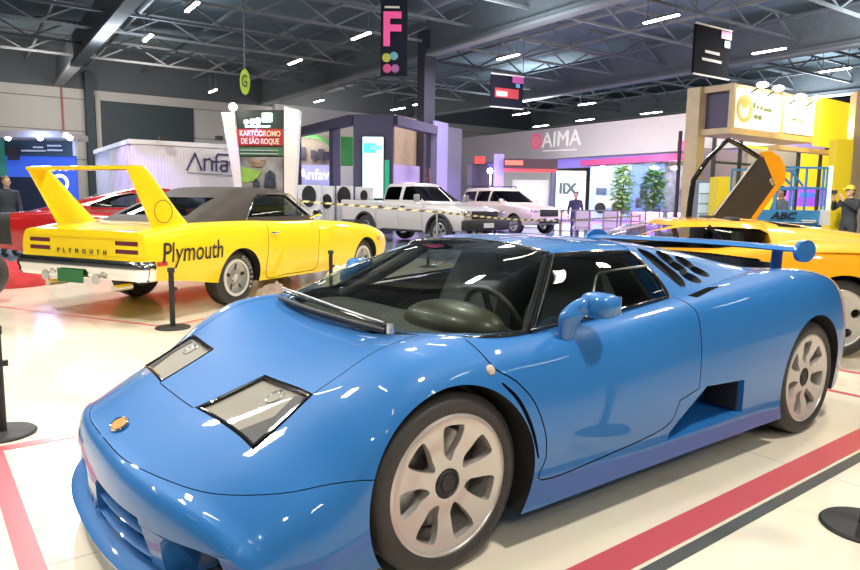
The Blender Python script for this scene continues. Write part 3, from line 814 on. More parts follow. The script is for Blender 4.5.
    for s in (-.36,.42):
        b=MB(); b.cyl((-1.50,s,.44),(-1.515,s,.44),.055,20); b.build('reversing_lamp',bulb,bp,40)
    for s in (-.5,.5):
        b=MB(); b.cyl((-1.2,s,.34),(-1.43,s,.34),.035,16); b.build('exhaust_tip',chrome,car,40)
    # wing
    wg=MB(); rows=[]
    foil=[(0,-.01),(.015,.014),(.08,.024),(.17,.022),(.24,.012),(.24,-.02),(.12,-.026),(.02,-.024)]
    for y in np.linspace(-.76,.76,21): rows.append([Vector((-1.18-fx,y,1.575+fz)) for fx,fz in foil])
    V=wg.grid(rows,closev=True); wg._f(V[0]);wg._f(V[-1][::-1]); wo=wg.build('rear_wing',yellow,car,40)
    for s in (1,-1):
        b=MB(); rows=[]
        for t in np.linspace(0,1,13):
            z=.95+.64*t; xf=-.60-.575*t**1.05+.06*(1-t)**6; xr=-1.10-.33*t; th=.042*(1-.35*t)+.03*(1-t)**5; xc=(xf+xr)/2;a=(xf-xr)/2
            rows.append([Vector((xc+a*np.sign(math.cos(q))*abs(math.cos(q))**.8,s*(.73+.02*t)+th*.7*math.sin(q),z)) for q in np.linspace(0,2*PI,24,endpoint=False)])
        V=b.grid(rows,closev=True); b._f(V[0]);b._f(V[-1]); u=b.build('wing_upright',yellow,wo,45)
        # plain ring emblem outline
        M=face_M((-.98,s*.773,1.13),(1,0,0) if s<0 else (-1,0,0)); b=MB(); b.lathe([(.115,0),(.122,.003),(.122,0)],36,M,close=True); b.build('ring_emblem',dark,wo,40)
    # greenhouse
    lv=[(.97,2.0,-.70,.86),(1.04,1.90,-.54,.845),(1.18,1.68,-.20,.77),(1.31,1.50,.18,.69),(1.37,1.40,.36,.645)]
    side=[(.26,1.06),(.42,1.20),(.62,1.315),(.98,1.33),(1.26,1.32),(1.40,1.22),(1.62,1.07),(1.60,1.05),(.28,1.045)]
    front=[(0,1.045),(.74,1.045),(.60,1.31),(0,1.33)]
    rear=[(0,1.07),(.55,1.07),(.47,1.28),(0,1.29)]
    g=cabin(car,lv,vinyl,[side],front,rear,n=6,bow=.05,crown=.055,roofname='vinyl_roof')
    # chrome drip rail / window trim
    for s in (1,-1):
        b=MB(); 
        P=[(.22,.868,1.03),(.36,.82,1.17),(.60,.715,1.325),(1.0,.69,1.345),(1.28,.70,1.335),(1.42,.76,1.23),(1.70,.84,1.05)]
        b.tube([(x,s*y,z) for x,y,z in crom(P,4)],.011,6); b.build('window_trim',chrome,car,60)
        b=MB(); b.cyl((1.50,s*.90,1.02),(1.50,s*1.0,1.07),.014,8); b.box((1.49,s*1.03,1.09),(.05,.13,.09),bev=.02); b.build('wing_mirror',chrome,car,40)
        b=MB(); b.box((.62,s*(sf(.62,.85)+.012),.85),(.14,.02,.025),bev=.005); b.build('door_handle',chrome,car,40)
    # hood scoops over the front wheels
    for s in (1,-1):
        b=MB(); b.prism([(2.72,.925),(2.78,.97),(3.05,.955),(3.12,.90)],M_XZ,s*.62,s*.86); b.build('fender_scoop',black,car,40)
    # wheels with white rings and grey rally centres
    for x in (0,2.946):
        for s in (1,-1):
            M=face_M((x,s*.885,.335),(-s,0,0),(0,0,1))
            w=wheel_mesh(car,'',.335,.208,.21,'round',5,.3,M,grey_alloy,hub_r=.055,half=.55,dish=.03,spoke_r=(.095,.165),disc=False,hubmat=chrome)
            b=MB(); b.lathe([(.188,.0),(.192,.010),(.218,.010),(.224,.0),(.21,-.006)],60,close=True); b.build('white_ring',white_m,w,50)
            txt='GOODYEAR'
            for k,ch in enumerate(txt):
                a=R(62-13*k); Mx=Matrix.Translation((.262*math.cos(a),.262*math.sin(a),.0045))@Matrix.Rotation(a-PI/2,4,'Z')
                if s<0 and x==0:
                    text('tyre_letter',ch,.06,Mx,white_m,w,depth=.001)
    place(car,-1.2417,-5.9703,3.6198); return car
# ============================================================ orange-yellow wedge supercar
def build_diablo():
    car=thing('wedge_supercar','orange-yellow wedge-shaped supercar with one door raised, behind the blue car','car')
    ST=[(3.55,.42,[(.3,.42),(.6,.41),(.76,.39),(.84,.35),(.87,.28),(.87,.22),(.84,.16)]),
        (3.1,.56,[(.3,.56),(.6,.57),(.8,.56),(.92,.49),(.96,.36),(.96,.25),(.93,.15)]),
        (2.65,.68,[(.3,.68),(.6,.70),(.80,.70),(.95,.62),(1.0,.45),(.99,.3),(.96,.15)]),
        (2.0,.82,[(.3,.82),(.6,.82),(.80,.80),(.93,.72),(.98,.50),(.97,.32),(.93,.15)]),
        (1.2,.86,[(.3,.86),(.6,.87),(.82,.87),(.95,.78),(1.0,.52),(.98,.32),(.94,.15)]),
        (.6,.93,[(.3,.93),(.6,.94),(.84,.945),(.97,.87),(1.02,.56),(1.0,.32),(.96,.15)]),
        (0,1.0,[(.3,1.0),(.6,1.0),(.82,.99),(.96,.91),(1.02,.66),(1.0,.4),(.96,.17)]),
        (-.5,.98,[(.3,.98),(.6,.98),(.80,.97),(.93,.89),(.98,.66),(.96,.42),(.92,.25)]),
        (-.85,.92,[(.3,.92),(.6,.92),(.77,.91),(.88,.84),(.93,.66),(.91,.45),(.87,.32)])]
    H=Hull(ST,nx=70,k=5,nose=.05,tail=.04,ex=3)
    b=MB(); H.build(b); body=b.build('body',amber_yellow,car)
    cs=arches(body,(0,2.65),.375,.34,1.)
    cs.append(cutter(lambda c:c.prism([(.35,-.68),(1.9,-.68),(1.9,.68),(.35,.68)],M_XY,.35,1.3),black))
    for s in (1,-1):
        # shoulder scoop behind the door and lower sill intake
        def sc(c):
            O=[(.10,.90),(.52,.93),(.50,.82),(.12,.86)]; 
            c.prism(O,M_XZ,s*.82,s*1.2)
        cs.append(cutter(lambda c:c.prism([(.62,.30),(.45,.52),(.95,.34),(1.05,.24)],M_XZ,s*.90,s*1.2),dark))
    boolean(body,cs); smooth(body,30)
    # greenhouse (windscreen runs far forward)
    lv=[(.84,2.20,.12,.82),(.93,1.95,.18,.79),(1.03,1.62,.30,.71),(1.11,1.30,.42,.61)]
    side=[(.40,.93),(.44,1.0),(.56,1.07),(.9,1.088),(1.22,1.08),(1.46,1.04),(1.84,.93),(1.86,.905),(.45,.905)]
    front=[(0,.90),(.68,.90),(.53,1.09),(0,1.10)]
    cabin(car,lv,amber_yellow,[side],front,None,gl=glass('pale_glass',(.7,.72,.72),0,.9,1.4),n=5,bow=.08,crown=.04)
    for s in (1,-1):
        b=MB(); b.bar((.86,s*.79,.90),(1.00,s*.62,1.09),.03,.03); b.build('window_pillar',black_gloss,car)
    # engine cover buttress sloping back from the roof, with air scoops
    b=MB(); rows=[]
    for x in np.linspace(.50,-.75,14):
        t=(.50-x)/1.25; zt=1.148-.15*t**1.15; hw=.60+.14*t
        rows.append([Vector((x,y,z)) for y,z in [(-hw-.16,zt-.20),(-hw-.04,zt-.085),(-hw+.06,zt-.03),(-hw*.6,zt-.005),(-.2,zt),(.2,zt),(hw*.6,zt-.005),(hw-.06,zt-.03),(hw+.04,zt-.085),(hw+.16,zt-.20)]])
    V=b.grid(rows); b._f([r[0] for r in V]+[r[-1] for r in V[::-1]]); b._f(V[0][::-1]); b._f(V[-1]); ec=b.build('engine_cover',amber_yellow,car)
    boolean(ec,[cutter(lambda c:c.prism([(.44,s*.36),(-.05,s*.50),(-.08,s*.60),(.38,s*.58)] if s>0 else [(.44,s*.36),(.38,s*.58),(-.08,s*.60),(-.05,s*.50)],M_XY,1.085,1.3),dark) for s in (1,-1)]); smooth(ec,32)
    for s in (1,-1):
        b=MB(); rows=[]
        for i in range(9):
            t=i/8; x=.35-.62*t
            rows.append([Vector((x,s*(.90+.02*t),.965-.02*t)),Vector((x,s*(.985),.90)),Vector((x,s*(.94),.93+.02*math.sin(PI*t)))])
        V=b.grid(rows,closev=True); b.build('scoop_lip',amber_yellow,car,60)
    # raised door: inner trim faces the camera, painted skin behind
    y0=-.90
    dp=[(.42,1.0),(.44,1.08),(.48,1.13),(.02,1.80),(-.03,1.795),(-.17,1.50),(.08,1.10),(.16,.98)]
    dt=MB(); dt.prism(dp,M_XZ,y0,y0-.05); d=dt.build('raised_door',mat('door_card',(.045,.045,.045),.5,noise=.1),car)
    sk=[(.16,.98),(.08,1.10),(-.17,1.50),(-.03,1.795),(-.0,1.85),(-.09,1.87),(-.20,1.80),(-.27,1.68),(-.27,1.54),(-.20,1.44),(.02,1.10),(.08,.98)]
    b=MB(); b.prism(sk,M_XZ,y0+.0,y0-.17,.96); b.build('door_skin',amber_yellow,d)
    fr=[(.72,1.05),(.71,1.30),(.69,1.54),(.55,1.77),(.35,1.985),(.22,1.92),(.02,1.80),(-.04,1.73)]
    b=MB(); b.tube([(x,y0-.03,z) for x,z in fr[:5]],[.035,.034,.03,.028,.025],8); b.tube([(x,y0-.03,z) for x,z in fr[4:]],.028,8); b.build('window_frame',black_gloss,d,60)
    b=MB(); b.tube([(.46,y0+.012,1.16),(.28,y0+.012,1.43),(.05,y0+.012,1.775)],.012,6); b.build('window_rail',grey_alloy,d,60)
    b=MB(); b.box((-.13,y0+.008,1.53),(.07,.02,.035),M=Matrix.Rotation(R(-60),3,'Y'),bev=.005); b.build('door_latch',bulb,d)
    gp=MB(); gp._f([gp.bm.verts.new((x,y0-.03,z)) for x,z in [(.48,1.13),(.70,1.10),(.69,1.52),(.35,1.96),(.03,1.79)]]); gp.build('door_glass',glass('clear_glass',(.86,.87,.9),0,.8,1.3),d)
    for x in (0,2.65):
        for s in (1,-1):
            M=face_M((x,s*.955,.34),(-s,0,0),(0,0,1)); wheel_mesh(car,'',.34,.245,.30,'round',5,R(18),M,silver,hub_r=.05,half=.95,dish=.02,spoke_r=(.115,.185),disc=False)
    place(car,-5.365,-.47,R(-42)); return car
# ============================================================ red coupe behind the yellow car
def build_dodge():
    car=thing('red_coupe','red fastback coupe with black tail stripe, mostly hidden behind the yellow winged car','car')
    ST=[(3.9,.78,[(.3,.78),(.6,.77),(.8,.75),(.9,.69),(.93,.55),(.92,.4),(.88,.25)]),
        (3.3,.90,[(.3,.90),(.6,.90),(.8,.885),(.92,.82),(.96,.62),(.95,.42),(.92,.2)]),
        (2.0,.97,[(.3,.97),(.6,.97),(.82,.96),(.93,.90),(.965,.66),(.95,.42),(.92,.18)]),
        (.8,.99,[(.3,.99),(.6,.99),(.84,.985),(.94,.92),(.965,.66),(.95,.42),(.92,.18)]),
        (0,1.03,[(.3,1.03),(.6,1.03),(.85,1.02),(.95,.95),(.98,.68),(.96,.44),(.93,.2)]),
        (-.7,1.0,[(.3,1.0),(.6,1.0),(.83,.99),(.93,.93),(.96,.7),(.94,.5),(.91,.32)]),
        (-1.15,.96,[(.3,.96),(.6,.96),(.80,.95),(.90,.89),(.93,.72),(.92,.55),(.88,.4)])]
    H=Hull(ST,nx=60,k=4,nose=.08,tail=.05,ex=3)
    b=MB(); H.build(b); body=b.build('body',red_paint,car); cs=arches(body,(0,2.95),.37,.35,1.)
    cs.append(cutter(lambda c:c.prism([(0.6,-.65),(2.3,-.65),(2.3,.65),(0.6,.65)],M_XY,.5,1.4),black)); boolean(body,cs); smooth(body,30)
    lv=[(.98,2.55,-.80,.85),(1.10,2.32,-.35,.82),(1.25,2.05,.22,.73),(1.36,1.8,.68,.66),(1.405,1.7,.90,.62)]
    q=[(.95,1.07),(.38,1.09),(.35,1.12),(.70,1.27),(1.0,1.33),(1.12,1.32),(1.08,1.10)]
    sd=[(1.16,1.08),(1.20,1.33),(1.65,1.355),(1.85,1.30),(2.22,1.09),(2.20,1.07)]
    cabin(car,lv,red_paint,[q,sd],[(0,1.06),(.72,1.06),(.6,1.34),(0,1.36)],[(0,1.12),(.6,1.12),(.5,1.33),(0,1.34)],n=6,crown=.045)
    for s in (1,-1):
        b=MB(); P=[(1.10,1.08),(.36,1.08),(.33,1.12),(.70,1.285),(1.02,1.345)]
        b.tube([(x,s*(.835-.42*(z-1.08)+.03),z) for x,z in P],.013,6); b.build('window_trim',chrome,car,60)
    # black stripe round the tail
    b=MB(); rows=[]
    for x in np.linspace(-.86,-1.12,5):
        r=H.ring(x); r=[(y,z) for y,z in r if z>.42]; L=[(y+.004,z+.003) for y,z in r]; L=[(-y,z) for y,z in L[:0:-1]]+L
        rows.append([Vector((x,y,z)) for y,z in L])
    n_=min(len(r) for r in rows); rows=[r[(len(r)-n_)//2:(len(r)-n_)//2+n_] for r in rows]
    b.grid(rows); b.build('tail_stripe',black,car,60)
    b=MB(); b.box((-1.25,0,.5),(.10,1.9,.14),bev=.03); b.build('rear_bumper',chrome,car,40)
    simple_wheels(car,(0,2.95),.90,.35,.23,.25,'wedge',5,.4,grey_alloy,half=.35)
    hd_=2.79; q=at(90,203,11.9); c_,s_=math.cos(hd_),math.sin(hd_); lx,ly=.35,-.80
    place(car,q.x-(lx*c_-ly*s_),q.y-(lx*s_+ly*c_),hd_)
    return car
# ============================================================ pickup and SUV
def build_pickup():
    car=thing('pickup_truck','white double-cab pickup truck with black front bumper','car')
    ST=[(4.0,1.0,[(.3,1.0),(.6,.995),(.78,.98),(.86,.92),(.89,.75),(.88,.6),(.84,.48)]),
        (3.6,1.10,[(.3,1.10),(.6,1.095),(.8,1.08),(.90,1.0),(.93,.78),(.92,.6),(.88,.42)]),
        (2.6,1.17,[(.3,1.17),(.6,1.165),(.82,1.15),(.91,1.08),(.935,.8),(.92,.6),(.88,.38)]),
        (1.6,1.20,[(.3,1.20),(.6,1.20),(.82,1.19),(.91,1.12),(.94,.8),(.92,.6),(.88,.38)]),
        (.4,1.24,[(.3,1.24),(.6,1.24),(.84,1.23),(.92,1.15),(.94,.8),(.92,.6),(.88,.40)]),
        (-1.2,1.26,[(.3,1.26),(.6,1.26),(.86,1.255),(.92,1.18),(.935,.85),(.92,.68),(.88,.5)])]
    H=Hull(ST,nx=50,k=4,nose=.06,tail=.03,ex=4)
    b=MB(); H.build(b); body=b.build('body',white_paint,car); cs=arches(body,(0,3.2),.45,.40,1.)
    cs.append(cutter(lambda c:c.prism([(-1.14,-.80),(.42,-.80),(.42,.80),(-1.14,.80)],M_XY,.85,1.4),black))
    cs.append(cutter(lambda c:c.prism([(.62,-.7),(2.3,-.7),(2.3,.7),(.62,.7)],M_XY,.7,1.4),black))
    for s in (1,-1):
        for x in (1.52,.52,2.52): cs.append(cutter(ribbon([Vector((x,s*.95,z)) for z in (.5,.7,.9,1.1,1.25)],(0,s,0),.012,.06,.1),dark))
    boolean(body,cs); smooth(body,32)
    lv=[(1.17,2.75,.50,.86),(1.35,2.42,.54,.82),(1.60,2.0,.62,.74),(1.72,1.82,.70,.70)]
    d1=[(1.60,1.27),(1.62,1.66),(1.84,1.67),(2.05,1.55),(2.36,1.27)]; d2=[(.76,1.27),(.82,1.62),(.95,1.66),(1.48,1.66),(1.47,1.27)]
    cabin(car,lv,white_paint,[d1,d2],[(0,1.25),(.76,1.25),(.66,1.67),(0,1.68)],[(0,1.3),(.6,1.3),(.55,1.62),(0,1.62)],gl=tint,n=6,crown=.07)
    for s in (1,-1):
        for x in (0,3.2):
            b=MB(); P=[(x+.47*math.cos(a),s*.945,.40+.47*math.sin(a)) for a in np.linspace(-.15,PI+.15,20)]; b.tube(P,.045,8); b.build('wheel_arch_trim',dark,car,50)
        b=MB(); b.box((2.42,s*1.05,1.33),(.10,.20,.22),bev=.04); b.build('wing_mirror',grey_alloy,car,40)
        b=MB(); b.box((4.02,s*.72,.93),(.14,.30,.16),bev=.03); b.build('headlamp',bulb,car,40)
        for x in (1.62,.62): 
            b=MB(); b.box((x+.1,s*.945,1.08),(.18,.03,.035),bev=.008); b.build('door_handle',dark,car,40)
        b=MB(); b.bx(.8,2.5,s*.86,s*.98,.36,.42,bev=.015); b.build('side_step',dark,car,40)
    b=MB(); b.box((4.06,0,.88),(.05,1.1,.22),bev=.02); b.build('front_grille',black,car,40)
    b=MB(); b.box((4.10,0,.60),(.22,1.84,.30),bev=.06); bp=b.build('front_bumper',dark,car,40)
    b=MB(); b.box((4.225,0,.60),(.02,.42,.13)); b.build('licence_plate',plate_w,bp)
    simple_wheels(car,(0,3.2),.93,.40,.24,.26,'wedge',6,.2,grey_alloy,half=.3,disc=False)
    place(car,-10.742,-15.473,1.657+0.05); return car
def build_suv():
    car=thing('suv','cream-white sport utility vehicle with black roof rails, beside the pickup','car')
    ST=[(3.65,.98,[(.3,.98),(.6,.97),(.76,.95),(.84,.88),(.87,.72),(.86,.55),(.82,.42)]),
        (3.2,1.08,[(.3,1.08),(.6,1.075),(.78,1.06),(.88,.98),(.92,.76),(.90,.56),(.86,.36)]),
        (2.2,1.16,[(.3,1.16),(.6,1.155),(.82,1.14),(.90,1.06),(.925,.8),(.91,.56),(.87,.34)]),
        (.6,1.20,[(.3,1.20),(.6,1.20),(.82,1.19),(.91,1.10),(.93,.8),(.92,.56),(.88,.34)]),
        (-.9,1.20,[(.3,1.20),(.6,1.20),(.80,1.18),(.88,1.1),(.91,.85),(.90,.6),(.86,.42)])]
    H=Hull(ST,nx=50,k=4,nose=.09,tail=.06,ex=3.5)
    b=MB(); H.build(b); body=b.build('body',cream_paint,car); cs=arches(body,(0,2.75),.43,.39,1.)
    cs.append(cutter(lambda c:c.prism([(-.6,-.7),(2.0,-.7),(2.0,.7),(-.6,.7)],M_XY,.7,1.4),black)); boolean(body,cs); smooth(body,32)
    lv=[(1.14,2.45,-.95,.86),(1.35,2.10,-.90,.82),(1.60,1.65,-.80,.74),(1.73,1.45,-.70,.70)]
    d1=[(1.22,1.25),(1.24,1.66),(1.42,1.67),(1.70,1.52),(2.02,1.25)]; d2=[(.35,1.25),(.36,1.66),(1.12,1.67),(1.11,1.25)]; d3=[(-.62,1.27),(-.5,1.64),(.25,1.66),(.24,1.25)]
    cabin(car,lv,cream_paint,[d1,d2,d3],[(0,1.23),(.76,1.23),(.66,1.67),(0,1.68)],[(0,1.3),(.66,1.3),(.6,1.64),(0,1.64)],gl=tint,n=6,crown=.08)
    for s in (1,-1):
        b=MB(); b.tube([(1.2,s*.60,1.80),(1.1,s*.62,1.87),(-.5,s*.62,1.87),(-.6,s*.60,1.80)],.022,6); b.build('roof_rail',black,car,50)
        b=MB(); b.box((2.1,s*1.0,1.28),(.10,.20,.16),bev=.04); b.build('wing_mirror',cream_paint,car,40)
        b=MB(); b.box((3.66,s*.68,.92),(.20,.30,.10),bev=.03); b.build('headlamp',bulb,car,40)
        b=MB(); b.box((3.70,s*.66,.56),(.12,.22,.09),bev=.03); b.build('fog_lamp',bulb,car,40)
    b=MB(); b.box((3.73,0,.84),(.06,.95,.26),bev=.02); b.build('front_grille',black,car,40)
    b=MB(); b.box((3.74,0,.54),(.10,1.0,.18),bev=.03); bp=b.build('front_bumper',dark,car,40)
    b=MB(); b.box((3.80,0,.60),(.02,.40,.12)); b.build('licence_plate',plate_w,bp)
    simple_wheels(car,(0,2.75),.91,.37,.23,.25,'wedge',6,.2,silver,half=.3,disc=False)
    place(car,-18.0575,-18.82,1.5241); return car
# ============================================================ the exhibition hall
CAM=(1.41051,2.56899,1.29226,-2.22791,-0.12613,0.01309,674.06837)
def _basis():
    cx,cy,cz,yaw,pitch,roll,F=CAM
    f=Vector((math.cos(pitch)*math.cos(yaw),math.cos(pitch)*math.sin(yaw),math.sin(pitch))); r=f.cross(Vector((0,0,1))).normalized(); u=r.cross(f)
    return f,r*math.cos(roll)+u*math.sin(roll),-r*math.sin(roll)+u*math.cos(roll)
_f,_r,_u=_basis(); _h=Vector((_f.x,_f.y,0)).normalized()
def at(px,py,d):
    """survey a point: bearing and elevation read from the photograph, at horizontal distance d"""
    dd=_f+_r*((px-430)/CAM[6])-_u*((py-285)/CAM[6]); return Vector(CAM[:3])+dd*(d/dd.dot(_h))
U=Vector((-.9986,.0532,0)); V_=Vector((-.0532,-.9986,0)); ZZ=Vector((0,0,1)); HR=math.atan2(.0532,-.9986)
def ab(p): return (p.x*U.x+p.y*U.y, p.x*V_.x+p.y*V_.y)
def W(a,b,z=0): 
    q=U*a+V_*b; return Vector((q.x,q.y,z))
MH=Matrix((U,V_,ZZ)).transposed()     # hall axes -> world
def hbox(mb,a0,a1,b0,b1,z0,z1,bev=0):
    c=W((a0+a1)/2,(b0+b1)/2,(z0+z1)/2); return mb.box(c,(abs(a1-a0),abs(b1-b0),abs(z1-z0)),M=MH,bev=bev)
def wallb(mb,A,B,z0,z1,th=.1):
    """upright slab between ground points A and B"""
    A=Vector((A[0],A[1],0)); B=Vector((B[0],B[1],0)); return mb.bar(A+ZZ*(z0+z1)/2,B+ZZ*(z0+z1)/2,th,abs(z1-z0))
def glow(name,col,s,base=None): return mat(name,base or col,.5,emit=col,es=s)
# ---- materials
cream=mat('cream_vinyl',(.80,.70,.56),.13,0,0,noise=.03,nscale=1.2,spec=.5)
def floor_mat():
    m=bpy.data.materials.new('show_floor'); m.use_nodes=True; nt=m.node_tree; b=nt.nodes['Principled BSDF']; L=nt.links
    tc=nt.nodes.new('ShaderNodeTexCoord'); br=nt.nodes.new('ShaderNodeTexBrick'); br.offset=0
    br.inputs['Color1'].default_value=(.84,.75,.60,1); br.inputs['Color2'].default_value=(.82,.73,.58,1); br.inputs['Mortar'].default_value=(.60,.50,.40,1)
    br.inputs['Scale'].default_value=.5; br.inputs['Mortar Size'].default_value=.0022; br.inputs['Brick Width'].default_value=1.0; br.inputs['Row Height'].default_value=1.0
    L.new(tc.outputs['Object'],br.inputs['Vector'])
    n=nt.nodes.new('ShaderNodeTexNoise'); n.inputs['Scale'].default_value=3; n.inputs['Detail'].default_value=6; L.new(tc.outputs['Object'],n.inputs['Vector'])
    mx=nt.nodes.new('ShaderNodeMixRGB'); mx.blend_type='MULTIPLY'; mx.inputs[0].default_value=.12; L.new(br.outputs['Color'],mx.inputs[1]); L.new(n.outputs['Color'],mx.inputs[2])
    L.new(mx.outputs[0],b.inputs['Base Color'])
    mr=nt.nodes.new('ShaderNodeMapRange'); mr.inputs[3].default_value=.10; mr.inputs[4].default_value=.22; L.new(n.outputs['Fac'],mr.inputs[0]); L.new(mr.outputs[0],b.inputs['Roughness'])
    b.inputs['Coat Weight'].default_value=.3; b.inputs['Coat Roughness'].default_value=.08
    return m
concrete=mat('hall_concrete',(.20,.24,.28),.18,noise=.2,nscale=.8)
stripe_red=mat('red_tape',(.54,.085,.10),.3); stripe_grey=mat('charcoal_tape',(.07,.075,.07),.35)
ceil_m=mat('ceiling_deck',(.17,.22,.24),.85,noise=.25,nscale=.3)
steel_d=mat('truss_steel',(.16,.18,.19),.6,noise=.1)
steel_l=mat('truss_steel_light',(.28,.29,.29),.5,noise=.1)
wallm=mat('hall_panel',(.55,.52,.48),.7,noise=.05,nscale=.5)
wall_in=mat('hall_panel_dark',(.10,.11,.12),.7)
red_line=mat('red_pipe',(.40,.12,.10),.6)
lampm=glow('tube_light',(1.,.93,.80),30)
spot_m=glow('spot_glow',(1.,.96,.88),20)
# ---- shell
b=MB(); hbox(b,-22,62,-16,52,-.12,-.012); struct(b.build('floor',concrete))
b=MB(); hbox(b,-16,7.0,-12,11.0,-.012,0)
b.mi=0; fl=b.build('floor_vinyl',floor_mat()); struct(fl)
B0=ab(at(92,93,40))[1]
b=MB(); hbox(b,-22,62,B0,B0+.3,-.1,7.3); o=b.build('wall_back',wallm); struct(o)
b=MB(); hbox(b,-22,62,B0,B0+.3,7.3,9.6); struct(b.build('wall_back_upper',wall_in))
b=MB(); hbox(b,61.7,62,-16,B0,-.1,9.6); struct(b.build('wall_right',mat('far_wall',(.25,.25,.25),.7,noise=.1)))
b=MB(); hbox(b,-22,-21.7,-16,B0,-.1,9.6); struct(b.build('wall_left',wallm))
b=MB(); hbox(b,-22,62,-16,-15.7,-.1,9.6); struct(b.build('wall_front',mat('front_wall',(.35,.36,.38),.7,noise=.1)))
b=MB(); hbox(b,-22,62,-16,B0+.3,9.6,9.8); struct(b.build('ceiling',ceil_m))
# wall details: cladding joints, pipe, dark pilaster, roller door
def on_wall(px): 
    p=at(px,195,40); A=Vector(CAM[:3]); d=p-A; t=(B0-ab(A)[1])/(ab(p)[1]-ab(A)[1]); q=A+d*t; return ab(q)[0]
for z in (6.7,4.9,3.3): 
    b=MB(); hbox(b,-22,62,B0-.03,B0,z,z+.06); struct(b.build('trim_1',mat('joint',(.28,.26,.24),.7)))
b=MB(); a=on_wall(67); hbox(b,a-.045,a+.045,B0-.12,B0,0,7.3); tag(b.build('wall_pipe',red_line),'thin rust-red pipe running up the pale back wall','pipe')
b=MB(); hbox(b,on_wall(88.8),on_wall(97),B0-.6,B0,0,8.2); struct(b.build('wall_back_pilaster',mat('pilaster',(.04,.06,.07),.7)))
rd=thing('roller_door','large dark roller door in the pale back wall','door')
b=MB(); hbox(b,on_wall(104),on_wall(195),B0-.15,B0-.01,0,6.75); b.build('curtain',mat('roller_curtain',(.035,.05,.06),.6,noise=.03),rd)
b=MB(); 
hbox(b,on_wall(99),on_wall(104),B0-.2,B0-.01,0,7.0); b.build('door_frame',mat('frame_beige',(.50,.46,.40),.7),rd)
# ---- ceiling steel
def truss(a0,b0,a1,b1,z,h,m,name,web=2.2,w=.22,wl=.10):
    t=MB(); A=W(a0,b0,z); B=W(a1,b1,z); t.bar(A,B,w,w); t.bar(A+ZZ*h,B+ZZ*h,w,w)
    L=(B-A).length; n=max(2,int(L/web)); 
    for i in range(n):
        p=A.lerp(B,i/n); q=A.lerp(B,(i+1)/n); 
        if i%2: t.bar(p+ZZ*h,q,wl,wl)
        else: t.bar(p,q+ZZ*h,wl,wl)
    return struct(t.build(name,m))
cA,cB=ab(at(426.5,60,30))
b=MB(); hbox(b,cA-.28,cA+.28,cB-.28,cB+.28,0,8.4); struct(b.build('ceiling_column',mat('column',(.055,.055,.08),.6)))
girder_a=[cA+12*k for k in (-3,-2,-1,0,1,2,3)]
for a in girder_a:
    t=MB(); hbox(t,a-.2,a+.2,-15,B0,7.45,7.62); hbox(t,a-.05,a+.05,-15,B0,7.62,8.9)
    struct(t.build('ceiling_girder',steel_d))
    t=MB(); hbox(t,a-.24,a+.24,-15,B0,7.36,7.45); struct(t.build('girder_flange',mat('flange',(.30,.31,.31),.6)))
for k in range(-4,17):
    bb=cB+3.2*(k-12); 
    if bb<-15 or bb>B0-.5: continue
    truss(-21,bb,61,bb,8.0,.85,steel_d if k%2 else steel_l,'ceiling_truss',web=1.6,w=.10,wl=.06)
for k in range(-12,20):
    a=cA+3.0*k+1.5
    if a<-20 or a>60: continue
    t=MB(); hbox(t,a-.05,a+.05,-15,B0,8.55,8.66); struct(t.build('ceiling_purlin',steel_l if k%3 else steel_d))
# ---- tube lights: bearing and elevation from the photo, hung at 7.2 m
def tube_light(pos,L=1.5,label=None,ang=None):
    t=thing('tube_light',label or 'white tube light hanging under the dark hall roof','ceiling light',pos,HR+PI/2,'tube lights under the hall roof')
    b=MB(); b.box((0,0,.05),(L,.16,.07)); b.build('housing',steel_d,t)
    b=MB(); b.box((0,0,0),(L*.97,.11,.05)); b.build('diffuser',lampm,t)
    for s in (-.4,.4): b=MB(); b.bar((s*L,0,.08),(s*L,0,1.0),.02); b.build('hanger',steel_d,t)
    return t
TL=[(148,38),(192,7),(213,91),(295,62),(361,36),(319,101),(419,104),(398,109),(508,57),(521,114),(541,126),(587,104),(585,120),(661,19),(769,51),(835,70),(651,113)]
def atz(px,py,z):
    dd=_f+_r*((px-430)/CAM[6])-_u*((py-285)/CAM[6]); return Vector(CAM[:3])+dd*((z-CAM[2])/dd.z)
for px,py in TL:
    p=atz(px,py,7.2)
    tube_light(p,1.35 if (p-Vector(CAM[:3])).length<45 else 1.7)
for a in (-10,-2,6,14):
    for b_ in (-12,-6,0,6):
        p=W(a,b_,7.2); q=p-Vector(CAM[:3]); 
        tube_light(p,1.5)
# ---- floor marks
def strip(x0,x1,y0,y1,m,label,z=.0025):
    b=MB(); b.bx(x0,x1,y0,y1,.0005,z); return tag(b.build('floor_stripe',m),label,'floor stripe')
strip(-3.62,3.2,1.10,1.235,stripe_red,'wide red stripe on the floor along the blue car, nearest the camera',.003)
strip(-9.0,3.2,1.255,1.31,stripe_grey,'charcoal grey stripe on the floor next to the wide red one',.003)
strip(1.11,1.19,-1.42,1.08,stripe_red,'red stripe on the floor across the nose of the blue car')
strip(-3.60,1.11,-1.42,-1.345,stripe_red,'red stripe on the floor passing behind the blue car')
strip(-3.66,-3.61,-1.42,1.10,stripe_red,'thin red stripe across the floor behind the blue tail',.0022)
strip(-4.36,-4.31,-.2,3.5,stripe_red,'thin red stripe beside the rear wheel of the orange-yellow car')
def pstrip(pts,w,label):
    h=3.6198; c,s=math.cos(h),math.sin(h); b=MB()
    q=[Vector((-1.2417+x*c-y*s,-5.9703+x*s+y*c,.0015)) for x,y in pts]; b.bar(q[0],q[1],w,.002); return tag(b.build('floor_stripe',stripe_red),label,'floor stripe')
pstrip([(-1.41,-1.2),(-1.41,3.0)],.04,'thin red line on the floor behind the yellow winged car')
